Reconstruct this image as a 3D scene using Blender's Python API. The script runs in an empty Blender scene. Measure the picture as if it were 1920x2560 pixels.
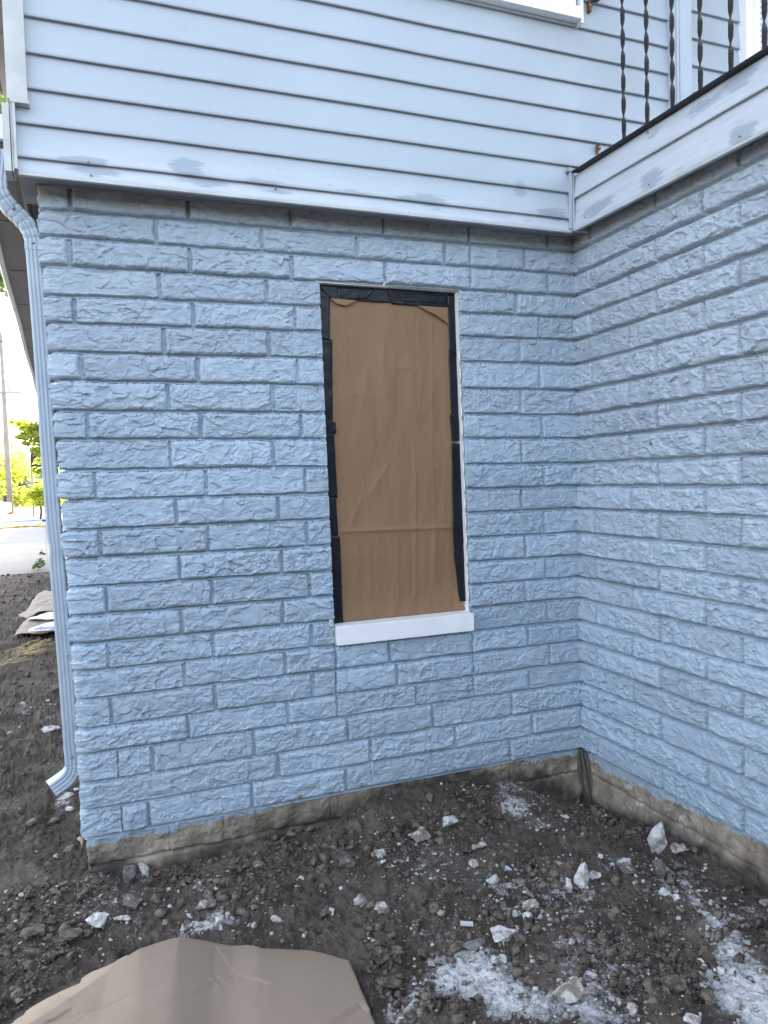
import bpy, bmesh, math, random
import numpy as np
from mathutils import Vector, Matrix

# ------------------------------------------------------------------ camera, world, sun, exposure
SC = bpy.context.scene
COL = SC.collection
Z0 = 2.38                                   # top bed joint of the block wall above the yard level
CAM_R = np.array([[0.930440317, -0.043324139, 0.363873378],
                  [-0.365339869, -0.032665862, 0.930300877],
                  [-0.028418247, -0.998526895, -0.046221670]])
CAM_C = np.array([0.050134610, -2.932937805, -0.969557025 + Z0])
FPX = 1923.466                              # focal length in pixels of the 1920 x 2560 photograph
W = 2.1522                                  # x of the inside corner

cam_d = bpy.data.cameras.new("camera")
cam = bpy.data.objects.new("camera", cam_d)
COL.objects.link(cam)
cam.matrix_world = Matrix(((CAM_R[0, 0], -CAM_R[0, 1], -CAM_R[0, 2], CAM_C[0]),
                           (CAM_R[1, 0], -CAM_R[1, 1], -CAM_R[1, 2], CAM_C[1]),
                           (CAM_R[2, 0], -CAM_R[2, 1], -CAM_R[2, 2], CAM_C[2]),
                           (0, 0, 0, 1)))
cam_d.sensor_fit = 'VERTICAL'
cam_d.sensor_height = 36.0
cam_d.lens = FPX / 2560 * 36
cam_d.clip_start = 0.02
cam_d.clip_end = 4000
SC.camera = cam

SUN_EL, SUN_AZ = math.radians(30), math.radians(33)      # azimuth from +y towards +x (behind the house)
sun_dir = Vector((math.sin(SUN_AZ) * math.cos(SUN_EL), math.cos(SUN_AZ) * math.cos(SUN_EL), math.sin(SUN_EL)))
world = bpy.data.worlds.new("World")
SC.world = world
world.use_nodes = True
wn = world.node_tree.nodes
bg = wn["Background"]
sky = wn.new("ShaderNodeTexSky")
sky.sky_type = 'NISHITA'
sky.sun_disc = False
sky.sun_elevation = SUN_EL
sky.sun_rotation = SUN_AZ
sky.air_density = 1.0
sky.dust_density = 3.0
sky.ozone_density = 0.6
hs = wn.new("ShaderNodeHueSaturation")              # hazy summer air: a milky sky
hs.inputs["Saturation"].default_value = 0.58
world.node_tree.links.new(sky.outputs[0], hs.inputs["Color"])
world.node_tree.links.new(hs.outputs[0], bg.inputs[0])
bg.inputs[1].default_value = 0.12
sl = bpy.data.lights.new("sun", 'SUN')
sl.energy = 2.6
sl.angle = math.radians(0.6)
sl.color = (1.0, 0.93, 0.82)
so = bpy.data.objects.new("sun", sl)
COL.objects.link(so)
so.rotation_euler = (-sun_dir).to_track_quat('-Z', 'Y').to_euler()
so.location = (4, 10, 12)

SC.view_settings.view_transform = 'Standard'
SC.view_settings.look = 'None'
SC.view_settings.exposure = 3.15
SC.view_settings.gamma = 1

random.seed(7)
RNG = np.random.default_rng(11)


# ------------------------------------------------------------------ helpers
def ray(px, py):
    return CAM_R @ np.array([(px - 960) / FPX, (py - 1280) / FPX, 1.0])


def on_plane(px, py, ax, val):
    v = ray(px, py)
    return CAM_C + v * ((val - CAM_C[ax]) / v[ax])


def hash2(ix, iy, seed):
    h = (ix.astype(np.int64) * 374761393 + iy.astype(np.int64) * 668265263 + seed * 974634777) & 0xFFFFFFFF
    h = ((h ^ (h >> 13)) * 1274126177) & 0xFFFFFFFF
    h = ((h ^ (h >> 16)) * 2246822519) & 0xFFFFFFFF
    return (h ^ (h >> 15)) & 0xFFFFFFFF


def perlin(x, y, seed=0):
    x = np.asarray(x, float)
    y = np.asarray(y, float)
    ix = np.floor(x)
    iy = np.floor(y)
    fx = x - ix
    fy = y - iy
    u = fx * fx * fx * (fx * (fx * 6 - 15) + 10)
    v = fy * fy * fy * (fy * (fy * 6 - 15) + 10)

    def g(dx, dy):
        a = hash2(ix + dx, iy + dy, seed) / 4294967296.0 * 2 * np.pi
        return np.cos(a) * (fx - dx) + np.sin(a) * (fy - dy)
    a = g(0, 0) * (1 - u) + g(1, 0) * u
    b = g(0, 1) * (1 - u) + g(1, 1) * u
    return (a * (1 - v) + b * v) * 1.45


def fbm(x, y, f, octv, seed=0, gain=0.5):
    t = 0
    a = 1.0
    for i in range(octv):
        t = t + a * perlin(x * f + i * 17.3, y * f - i * 9.1, seed + i * 13)
        f *= 2.03
        a *= gain
    return t


def worley(x, y, f, seed=0):
    """distance to nearest feature point (cell units) and a per-cell random value"""
    x = np.asarray(x) * f
    y = np.asarray(y) * f
    ix = np.floor(x)
    iy = np.floor(y)
    best = np.full(x.shape, 9.0)
    sec = np.full(x.shape, 9.0)
    val = np.zeros(x.shape)
    for dx in (-1, 0, 1):
        for dy in (-1, 0, 1):
            hx = hash2(ix + dx, iy + dy, seed) / 4294967296.0
            hy = hash2(ix + dx, iy + dy, seed + 101) / 4294967296.0
            hv = hash2(ix + dx, iy + dy, seed + 202) / 4294967296.0
            d = np.hypot(ix + dx + hx - x, iy + dy + hy - y)
            m = d < best
            sec = np.where(m, best, np.minimum(sec, d))
            val = np.where(m, hv, val)
            best = np.where(m, d, best)
    return best, sec, val


def facets(x, y, f, seed=0, warp=0.0):
    """broken-stone relief: each Voronoi cell is a small tilted plane (about -1..1)"""
    x = np.asarray(x) * f
    y = np.asarray(y) * f
    if warp:
        x = x + warp * perlin(x * 0.9, y * 0.9, seed + 7)
        y = y + warp * perlin(x * 0.9 + 31, y * 0.9, seed + 8)
    ix = np.floor(x)
    iy = np.floor(y)
    best = np.full(x.shape, 9.0)
    val = np.zeros(x.shape)
    for dx in (-1, 0, 1):
        for dy in (-1, 0, 1):
            hx = hash2(ix + dx, iy + dy, seed) / 4294967296.0
            hy = hash2(ix + dx, iy + dy, seed + 101) / 4294967296.0
            hv = hash2(ix + dx, iy + dy, seed + 202) / 4294967296.0
            hg = hash2(ix + dx, iy + dy, seed + 303) / 4294967296.0 * 6.283
            px, py = x - (ix + dx + hx), y - (iy + dy + hy)
            d = px * px + py * py
            m = d < best
            val = np.where(m, (hv - 0.5) * 1.1 + (px * np.cos(hg) + py * np.sin(hg)) * 0.9, val)
            best = np.where(m, d, best)
    return val


def sstep(a, b, x):
    t = np.clip((x - a) / (b - a), 0, 1)
    return t * t * (3 - 2 * t)


def set_props(o, label=None, cat=None, group=None, kind=None):
    if label: o['label'] = label
    if cat: o['category'] = cat
    if group: o['group'] = group
    if kind: o['kind'] = kind
    return o


def link_mesh(name, me, mat=None, parent=None, smooth=False):
    if mat is not None:
        me.materials.append(mat)
    if smooth:
        me.polygons.foreach_set("use_smooth", np.ones(len(me.polygons), bool))
    o = bpy.data.objects.new(name, me)
    COL.objects.link(o)
    if parent is not None:
        o.parent = parent
        o.matrix_parent_inverse = Matrix.Identity(4)
        o.location = -Vector(PW.get(parent.name, (0, 0, 0)))
    return o


PW = {}       # world position of parents (children are modelled in world coordinates)


def np_mesh(name, co, faces, mat=None, parent=None, smooth=True, attrs=None):
    me = bpy.data.meshes.new(name)
    n = len(co)
    faces = np.asarray(faces, np.int32)
    k = faces.shape[1]
    me.vertices.add(n)
    me.vertices.foreach_set("co", np.asarray(co, np.float32).ravel())
    me.loops.add(faces.size)
    me.loops.foreach_set("vertex_index", faces.ravel())
    me.polygons.add(len(faces))
    me.polygons.foreach_set("loop_start", np.arange(0, faces.size, k, dtype=np.int32))
    me.polygons.foreach_set("loop_total", np.full(len(faces), k, np.int32))
    me.update(calc_edges=True)
    if attrs:
        for an, av in attrs.items():
            a = me.attributes.new(an, 'FLOAT', 'POINT')
            a.data.foreach_set("value", np.asarray(av, np.float32).ravel())
    me.validate()
    return link_mesh(name, me, mat, parent, smooth)


def grid_faces(ni, nj, keep=None, flip=False):
    i = np.arange(ni - 1)[:, None]
    j = np.arange(nj - 1)[None, :]
    a = (i * nj + j).ravel()
    f = np.stack([a, a + 1, a + nj + 1, a + nj], 1)
    if flip:
        f = f[:, ::-1]
    if keep is not None:
        f = f[keep.ravel()]
    return f


def empty(name, loc, label, cat, group=None):
    o = bpy.data.objects.new(name, None)
    COL.objects.link(o)
    o.empty_display_size = 0.1
    o.location = loc
    PW[o.name] = tuple(loc)
    return set_props(o, label, cat, group)


class MB:
    """collects shapes into one mesh"""
    def __init__(self):
        self.v = []
        self.f = []

    def add(self, v, f):
        b = len(self.v)
        self.v += [tuple(p) for p in v]
        self.f += [tuple(i + b for i in q) for q in f]
        return self

    def box(self, x0, x1, y0, y1, z0, z1):
        v = [(x0, y0, z0), (x1, y0, z0), (x1, y1, z0), (x0, y1, z0), (x0, y0, z1), (x1, y0, z1), (x1, y1, z1), (x0, y1, z1)]
        return self.add(v, [(0, 3, 2, 1), (4, 5, 6, 7), (0, 1, 5, 4), (1, 2, 6, 5), (2, 3, 7, 6), (3, 0, 4, 7)])

    def prism(self, pts, d):
        """pts: planar outline (list of 3-D points, counter-clockwise seen from the +d side), extruded by d"""
        n = len(pts)
        d = Vector(d)
        v = [tuple(p) for p in pts] + [tuple(Vector(p) + d) for p in pts]
        f = [tuple(range(n))[::-1], tuple(range(n, 2 * n))]
        f += [(i, (i + 1) % n, n + (i + 1) % n, n + i) for i in range(n)]
        return self.add(v, f)

    def sweep(self, path, rings, cap=True):
        """rings: list of lists of 3-D points, same length"""
        n = len(rings[0])
        v = [p for r in rings for p in r]
        f = []
        for k in range(len(rings) - 1):
            for i in range(n):
                j = (i + 1) % n
                f.append((k * n + i, k * n + j, (k + 1) * n + j, (k + 1) * n + i))
        if cap:
            f.append(tuple(range(n))[::-1])
            f.append(tuple(range((len(rings) - 1) * n, len(rings) * n)))
        return self.add(v, f)

    def tube(self, path, r, seg=8, cap=True):
        path = [Vector(p) for p in path]
        rr = r if isinstance(r, (list, tuple)) else [r] * len(path)
        rings = []
        up = None
        for k, p in enumerate(path):
            t = (path[min(k + 1, len(path) - 1)] - path[max(k - 1, 0)]).normalized()
            if up is None:
                up = Vector((0, 0, 1)) if abs(t.z) < 0.9 else Vector((1, 0, 0))
            a = t.cross(up).normalized()
            b = a.cross(t).normalized()
            up = b
            rings.append([p + (a * math.cos(2 * math.pi * i / seg) + b * math.sin(2 * math.pi * i / seg)) * rr[k] for i in range(seg)])
        return self.sweep(path, rings, cap)

    def build(self, name, mat, parent=None, smooth=False, bevel=0.0, seg=2):
        me = bpy.data.meshes.new(name)
        me.from_pydata([tuple(p) for p in self.v], [], self.f)
        me.update()
        bm = bmesh.new()
        bm.from_mesh(me)
        bmesh.ops.recalc_face_normals(bm, faces=bm.faces)
        if bevel > 0:
            ed = [e for e in bm.edges if len(e.link_faces) == 2 and e.calc_face_angle(0) > 0.5]
            bmesh.ops.bevel(bm, geom=ed, offset=bevel, segments=seg, affect='EDGES', profile=0.7)
        bm.to_mesh(me)
        bm.free()
        return link_mesh(name, me, mat, parent, smooth)


# ------------------------------------------------------------------ materials
class NT:
    def __init__(self, name):
        self.m = bpy.data.materials.new(name)
        self.m.use_nodes = True
        self.t = self.m.node_tree
        self.b = self.t.nodes["Principled BSDF"]

    def n(self, typ, **kw):
        nd = self.t.nodes.new("ShaderNode" + typ)
        for k, v in kw.items():
            if hasattr(nd, k):
                setattr(nd, k, v)
        return nd

    def l(self, a, b):
        self.t.links.new(a, b)

    def coord(self):
        if not hasattr(self, '_c'):
            self._c = self.n("TexCoord")
        return self._c.outputs["Object"]

    def mapped(self, scale):
        m = self.n("Mapping")
        m.inputs["Scale"].default_value = scale
        self.l(self.coord(), m.inputs[0])
        return m.outputs[0]

    def noise(self, scale, detail=4, rough=0.55, vec=None, dist=0.0):
        nd = self.n("TexNoise")
        nd.inputs["Scale"].default_value = scale
        nd.inputs["Detail"].default_value = detail
        nd.inputs["Roughness"].default_value = rough
        nd.inputs["Distortion"].default_value = dist
        self.l(vec if vec is not None else self.coord(), nd.inputs["Vector"])
        return nd.outputs["Fac"]

    def ramp(self, fac, stops, interp='LINEAR'):
        r = self.n("ValToRGB")
        r.color_ramp.interpolation = interp
        el = r.color_ramp.elements
        while len(el) < len(stops):
            el.new(0.5)
        for e, (p, c) in zip(el, stops):
            e.position = p
            e.color = (c, c, c, 1) if isinstance(c, (int, float)) else (*c, 1)
        self.l(fac, r.inputs[0])
        return r.outputs[0]

    def mix(self, fac, a, b, mode='MIX'):
        m = self.n("Mix", data_type='RGBA', blend_type=mode)
        for s, v in ((m.inputs[0], fac), (m.inputs[6], a), (m.inputs[7], b)):
            if isinstance(v, (int, float)):
                s.default_value = v
            elif isinstance(v, tuple):
                s.default_value = (*v, 1)
            else:
                self.l(v, s)
        return m.outputs[2]

    def math(self, op, a, b=None, c=None, clamp=False):
        m = self.n("Math", operation=op, use_clamp=clamp)
        for s, v in zip(m.inputs, (a, b, c)):
            if v is None: continue
            if isinstance(v, (int, float)):
                s.default_value = v
            else:
                self.l(v, s)
        return m.outputs[0]

    def attr(self, name):
        a = self.n("Attribute", attribute_name=name)
        return a.outputs["Fac"]

    def bump(self, h, strength=0.3, dist=0.002, prev=None):
        b = self.n("Bump")
        b.inputs["Strength"].default_value = strength
        b.inputs["Distance"].default_value = dist
        self.l(h, b.inputs["Height"])
        if prev is not None:
            self.l(prev, b.inputs["Normal"])
        return b.outputs[0]

    def out(self, col=None, rough=0.6, normal=None, metal=0.0, spec=None):
        if col is not None:
            if isinstance(col, tuple):
                self.b.inputs["Base Color"].default_value = (*col, 1)
            else:
                self.l(col, self.b.inputs["Base Color"])
        if isinstance(rough, (int, float)):
            self.b.inputs["Roughness"].default_value = rough
        else:
            self.l(rough, self.b.inputs["Roughness"])
        self.b.inputs["Metallic"].default_value = metal
        if spec is not None:
            self.b.inputs["Specular IOR Level"].default_value = spec
        if normal is not None:
            self.l(normal, self.b.inputs["Normal"])
        return self.m


def simple(name, col, rough=0.6, var=0.15, scale=8, bump=0.1, bscale=200, bdist=0.001, metal=0.0):
    t = NT(name)
    f = t.noise(scale, 5)
    lo = tuple(c * (1 - var) for c in col)
    hi = tuple(min(1, c * (1 + var)) for c in col)
    c = t.ramp(f, [(0.3, lo), (0.7, hi)])
    nm = t.bump(t.noise(bscale, 3), bump, bdist) if bump else None
    return t.out(c, rough, nm, metal)


def wall_paint_mat():
    t = NT("painted_block")
    big = t.noise(1.6, 4)
    fine = t.noise(38, 5, 0.65)
    base = t.ramp(big, [(0.3, (0.315, 0.407, 0.510)), (0.7, (0.380, 0.472, 0.572))])
    base = t.mix(t.ramp(fine, [(0.38, 0.0), (0.68, 0.42)]), base, (0.53, 0.60, 0.67))
    dk = t.noise(21, 5, 0.7)
    base = t.mix(t.ramp(dk, [(0.5, 0.0), (0.72, 0.4)]), base, (0.27, 0.335, 0.415))
    pale = t.math('MULTIPLY', t.attr("pale"), t.ramp(t.noise(33, 6, 0.75), [(0.42, 0.0), (0.6, 1.0)]))
    base = t.mix(pale, base, (0.57, 0.615, 0.66))
    # thin paint on the tan top course, plus greyer light painted into upper courses
    dirty = t.math('MULTIPLY', t.attr("dirty"), t.ramp(t.noise(9, 4), [(0.25, 0.55), (0.6, 1.0)]))  # top course dirt plus the painted greyer upper light
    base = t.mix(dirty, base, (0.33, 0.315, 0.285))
    base = t.mix(1.0, base, t.ramp(t.attr("tone"), [(0.0, 0.88), (1.0, 1.06)]), 'MULTIPLY')
    # pits and hairline gaps that the roller missed
    pit = t.ramp(t.noise(75, 3, 0.5), [(0.70, 0.0), (0.76, 0.55)])
    base = t.mix(t.math('MULTIPLY', pit, t.attr("pits")), base, (0.2, 0.2, 0.215))
    # chalky chips where the paint has flaked
    chip = t.ramp(t.noise(75, 4, 0.6), [(0.635, 0.0), (0.655, 1.0)])
    base = t.mix(t.math('MULTIPLY', chip, t.attr("chips")), base, (0.8, 0.8, 0.78))
    base = t.mix(t.attr("rust"), base, (0.24, 0.13, 0.05))
    b1 = t.bump(t.noise(135, 6, 0.72), 0.85, 0.0036)
    b2 = t.bump(t.noise(420, 2, 0.5), 0.25, 0.0006, b1)
    return t.out(base, 0.62, b2)


def foundation_mat():
    t = NT("foundation_concrete")
    n1 = t.noise(7, 6, 0.65)
    n2 = t.noise(13, 6, 0.75)
    c = t.ramp(n1, [(0.27, (0.13, 0.095, 0.063)), (0.47, (0.31, 0.248, 0.182)), (0.68, (0.54, 0.46, 0.36))])
    c = t.mix(t.ramp(n2, [(0.45, 0.0), (0.75, 0.6)]), c, (0.075, 0.058, 0.044))
    streak = t.noise(1, 4, 0.6, t.mapped((16, 16, 1.6)))
    c = t.mix(t.ramp(streak, [(0.48, 0.0), (0.7, 0.65)]), c, (0.48, 0.42, 0.345))
    lime = t.ramp(t.noise(20, 6, 0.75), [(0.56, 0.0), (0.62, 0.9)])
    c = t.mix(t.math('MULTIPLY', lime, t.attr("lime")), c, (0.62, 0.61, 0.58))
    soil = t.math('MULTIPLY', t.attr("soil"), t.ramp(t.noise(18, 5, 0.65), [(0.2, 0.3), (0.55, 1.0)]))
    c = t.mix(soil, c, (0.062, 0.052, 0.043))
    pm = t.attr("paint")
    pcol = t.ramp(t.noise(40, 4, 0.6), [(0.3, (0.335, 0.40, 0.48)), (0.7, (0.43, 0.50, 0.57))])
    c = t.mix(t.ramp(t.math('ADD', pm, t.math('MULTIPLY', t.math('SUBTRACT', t.noise(45, 6, 0.8), 0.5), 1.7)), [(0.46, 0.0), (0.52, 1.0)]), c, pcol)
    b1 = t.bump(t.noise(70, 7, 0.78), 1.0, 0.007)
    return t.out(c, 0.85, b1)


def siding_mat(name="painted_siding"):
    t = NT(name)
    n1 = t.noise(1.3, 4)
    c = t.ramp(n1, [(0.3, (0.365, 0.412, 0.462)), (0.7, (0.42, 0.468, 0.518))])
    # brushed grain along the boards
    g = t.noise(1, 6, 0.7, t.mapped((6, 6, 160)))
    c = t.mix(t.ramp(g, [(0.3, 0.0), (0.8, 0.16)]), c, (0.53, 0.575, 0.62))
    pg = t.noise(1, 6, 0.8, t.mapped((7, 7, 60)))
    pf = t.math('ADD', t.attr("patch"), t.math('MULTIPLY', t.math('SUBTRACT', pg, 0.5), 2.0))
    c = t.mix(t.ramp(pf, [(0.42, 0.0), (0.62, 0.3)]), c, (0.28, 0.325, 0.385))
    c = t.mix(t.math('MULTIPLY', t.attr("grime"), t.ramp(t.noise(5, 5), [(0.3, 0.3), (0.65, 1.0)])), c, (0.27, 0.275, 0.28))  # grime, plus shade behind the balcony put into the siding colour
    sg = t.noise(1, 5, 0.7, t.mapped((5, 5, 40)))
    c = t.mix(t.math('MULTIPLY', t.attr("scrub"), t.ramp(sg, [(0.3, 0.35), (0.6, 1.0)])), c, (0.62, 0.65, 0.69))
    c = t.mix(t.math('MULTIPLY', t.ramp(pf, [(0.42, 0.0), (0.64, 0.75)]), 1.0), c, (0.285, 0.33, 0.39))
    sp = t.ramp(t.noise(34, 2, 0.4), [(0.755, 0.0), (0.775, 0.4)])
    c = t.mix(sp, c, (0.3, 0.31, 0.33))
    b = t.bump(t.noise(1, 5, 0.6, t.mapped((8, 8, 220))), 0.12, 0.0008)
    return t.out(c, 0.48, b)


def dirt_mat():
    t = NT("churned_soil")
    n1 = t.noise(3.2, 6, 0.6)
    n2 = t.noise(34, 6, 0.7)
    c = t.ramp(n1, [(0.28, (0.047, 0.036, 0.027)), (0.5, (0.102, 0.080, 0.062)), (0.72, (0.205, 0.168, 0.135))])
    c = t.mix(t.ramp(n2, [(0.3, 0.0), (0.7, 0.55)]), c, (0.034, 0.026, 0.021))
    lightn = t.ramp(t.noise(90, 5, 0.7), [(0.56, 0.0), (0.70, 0.6)])
    c = t.mix(lightn, c, (0.165, 0.145, 0.128))
    crust = t.ramp(t.noise(5.5, 6, 0.62), [(0.54, 0.0), (0.64, 0.75)])
    c = t.mix(crust, c, t.ramp(t.noise(50, 5, 0.7), [(0.3, (0.095, 0.072, 0.053)), (0.7, (0.195, 0.157, 0.122))]))
    pw = t.attr("powder")
    pf = t.math('ADD', pw, t.math('MULTIPLY', t.math('SUBTRACT', t.noise(24, 7, 0.8), 0.5), 1.9))
    pm = t.ramp(pf, [(0.46, 0.0), (0.64, 0.5), (0.92, 0.95)])
    pc = t.ramp(t.noise(60, 4, 0.6), [(0.3, (0.50, 0.495, 0.485)), (0.7, (0.78, 0.775, 0.765))])
    c = t.mix(pm, c, pc)
    st = t.math('MULTIPLY', t.attr("straw"), t.ramp(t.noise(1, 5, 0.7, t.mapped((9, 40, 9))), [(0.4, 0.0), (0.62, 1.0)]))  # sunlit streak painted into the soil tint
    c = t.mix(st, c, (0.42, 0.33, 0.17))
    b1 = t.bump(t.noise(55, 6, 0.72), 1.0, 0.008)
    b2 = t.bump(t.noise(240, 4, 0.7), 0.7, 0.0025, b1)
    return t.out(c, 0.92, b2, spec=0.25)


def paper_mat(name, col, blotch=0.12):
    t = NT(name)
    n1 = t.noise(2.2, 5, 0.6)
    lo = tuple(x * (1 - blotch) for x in col)
    hi = tuple(x * (1 + blotch) for x in col)
    c = t.ramp(n1, [(0.3, lo), (0.7, hi)])
    fib = t.noise(1, 5, 0.7, t.mapped((260, 260, 900)))
    c = t.mix(t.ramp(fib, [(0.3, 0.0), (0.8, 0.15)]), c, tuple(min(1, x * 1.35) for x in col))
    b = t.bump(t.noise(300, 4, 0.6), 0.12, 0.0005)
    b = t.bump(t.noise(7, 3, 0.5), 0.25, 0.01, b)
    return t.out(c, 0.72, b)


def rock_mat(name, pale, dirt, amount):
    t = NT(name)
    oi = t.n("ObjectInfo")
    vec = t.n("VectorMath", operation='ADD')
    t.l(t.coord(), vec.inputs[0])
    t.l(oi.outputs["Location"], vec.inputs[1])
    n1 = t.noise(34, 6, 0.65, vec.outputs[0])
    n2 = t.noise(110, 5, 0.7, vec.outputs[0])
    c = t.ramp(n2, [(0.3, tuple(x * 0.8 for x in pale)), (0.65, pale)])
    c = t.mix(t.ramp(n1, [(0.62 - amount * 0.3, 0.0), (0.72 - amount * 0.3, 0.85)]), c, dirt)
    b1 = t.bump(t.noise(90, 6, 0.7, vec.outputs[0]), 0.7, 0.004)
    return t.out(c, 0.88, b1, spec=0.25)


def leaf_mat(name, a, b, trans):
    t = NT(name)
    r = t.attr("tint")
    c = t.mix(r, a, b)
    t.b.inputs["Roughness"].default_value = 0.55
    t.l(c, t.b.inputs["Base Color"])
    tr = t.n("BsdfTranslucent")
    t.l(t.mix(r, tuple(min(1, x * 2.0) for x in a), tuple(min(1, x * 2.2) for x in b)), tr.inputs[0])
    mx = t.n("MixShader")
    mx.inputs[0].default_value = trans
    t.l(t.b.outputs[0], mx.inputs[1])
    t.l(tr.outputs[0], mx.inputs[2])
    t.l(mx.outputs[0], t.t.nodes["Material Output"].inputs[0])
    return t.m


M_WALL = wall_paint_mat()
M_FOUND = foundation_mat()
M_SIDE = siding_mat()
M_TRIM = simple("painted_trim", (0.42, 0.465, 0.515), 0.45, 0.06, 6, 0.05)
M_TRIM_AGED = simple("weathered_trim", (0.49, 0.50, 0.49), 0.5, 0.16, 9, 0.1)
M_WHITE = simple("white_paint", (0.87, 0.87, 0.86), 0.4, 0.05, 10, 0.08, 150, 0.0008)
M_SOFFIT = simple("soffit_panel", (0.28, 0.29, 0.31), 0.6, 0.12, 4, 0.1)
M_TAUPE = simple("taupe_soffit", (0.20, 0.175, 0.16), 0.6, 0.1, 3, 0.1)
M_GUTTER = simple("gutter_metal", (0.62, 0.61, 0.60), 0.35, 0.08, 5, 0.05)
M_SPOUT = simple("downspout_paint", (0.40, 0.46, 0.525), 0.42, 0.09, 5, 0.12, 90, 0.0008)
M_BLACK = simple("black_iron", (0.010, 0.007, 0.0075), 0.55, 0.35, 30, 0.3, 160, 0.0008)
M_RUST = simple("rusty_steel", (0.16, 0.075, 0.04), 0.8, 0.4, 60, 0.4, 250, 0.001)
M_ROOF = simple("roof_shingles", (0.12, 0.11, 0.11), 0.9, 0.25, 12, 0.3)
M_SCREW = simple("screw_steel", (0.35, 0.34, 0.33), 0.4, 0.2, 60, 0.1, metal=0.6)
M_DIRT = dirt_mat()
M_PAPER = paper_mat("kraft_paper", (0.245, 0.140, 0.072), 0.07)
M_BOARD = paper_mat("builders_paper", (0.245, 0.182, 0.128), 0.06)
M_BOARD_IN = paper_mat("paper_underside", (0.42, 0.31, 0.21), 0.08)
M_BAG = paper_mat("bag_paper", (0.33, 0.26, 0.20), 0.08)


def tape_mat():
    t = NT("black_tape")
    c = t.ramp(t.noise(12, 4), [(0.3, (0.006, 0.007, 0.011)), (0.7, (0.012, 0.014, 0.021))])
    b = t.bump(t.noise(1, 5, 0.6, t.mapped((22, 22, 9))), 0.5, 0.004)
    return t.out(c, 0.30, b, spec=0.3)


M_TAPE = tape_mat()


# ================================================================== THE HOUSE
house = empty("house", (W, 0, 0), "pale blue grey house with split face block below and lap siding above", "house")
HZ = 0.1016
ZL = [-0.013, -0.102, -0.203, -0.303, -0.399, -0.5, -0.597, -0.702, -0.804, -0.911, -1.018, -1.122, -1.224, -1.325, -1.427, -1.529,
      -1.627, -1.73, -1.835, -1.927, -2.032, -2.131, -2.235]
ZR = [0.01, -0.089, -0.183, -0.279, -0.379, -0.486, -0.603, -0.713, -0.817, -0.928, -1.031, -1.133, -1.242, -1.346, -1.444, -1.541,
      -1.643, -1.737, -1.834, -1.929, -2.037, -2.138, -2.238]
XL = [-0.022, -0.024, -0.024, -0.023, -0.020, -0.016, -0.013, -0.009, -0.006, -0.002, 0.002, 0.004, 0.007, 0.010, 0.013, 0.014,
      0.014, 0.015, 0.018, 0.018, 0.017, 0.017, 0.017]
JA = {0: [0.072, 0.455, 0.839, 1.221, 1.607, 1.996], 1: [0.338, 0.724, 1.109, 1.495, 1.612, 1.879],
      2: [0.066, 0.456, 0.839, 1.225, 1.614, 1.995], 3: [0.343, 0.738, 1.833], 4: [0.07, 0.46, 0.845, 1.947], 5: [0.352, 0.74, 1.845],
      6: [0.078, 0.469, 0.849, 1.945], 7: [0.358, 0.745, 1.847], 8: [0.084, 0.471, 0.855, 1.953], 9: [0.357, 0.743, 1.845],
      10: [0.093, 0.482, 0.864, 1.957], 11: [0.37, 0.754, 1.84], 12: [0.097, 0.482, 0.864, 1.954], 13: [0.373, 0.761, 1.855],
      14: [0.106, 0.488, 0.869, 1.957], 15: [0.372, 0.756, 1.851], 16: [0.102, 0.485, 0.869, 1.26, 1.963],
      17: [0.376, 0.759, 0.967, 1.198, 1.583, 1.86], 18: [0.102, 0.486, 0.868, 0.964, 1.229, 1.586, 1.971],
      19: [0.381, 0.764, 0.966, 1.314, 1.585, 1.862], 20: [0.118, 0.248, 0.626, 1.007, 1.388, 1.771], 21: [0.72, 1.104, 1.489, 1.874],
      22: [0.124, 0.227, 0.61, 0.993, 1.756]}
# hairline cracks: (x, first course, last course)
CRACKS = [(1.610, 0, 2), (0.966, 16, 19), (1.104, 20, 22), (1.583, 16, 19)]
THIN = {(0, 4), (1, 4), (2, 4), (17, 2), (18, 3), (19, 2), (17, 4), (18, 5), (19, 4), (20, 0), (22, 0), (0, 3)}
JB = {}
for c in range(23):
    b0 = 0.136 if c % 2 == 0 else -0.026
    if c == 18:
        b0 = 0.139
    JB[c] = [b0 + 0.4027 * n for n in range(0, 9) if b0 + 0.4027 * n > 0.03]


def open_l(z): return 0.944 - 0.0125 * (z + 0.2) + 0.004
def open_r(z): return 1.556 - 0.015 * (z + 0.2)


OPEN_T, OPEN_B = -0.199, -1.60


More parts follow.
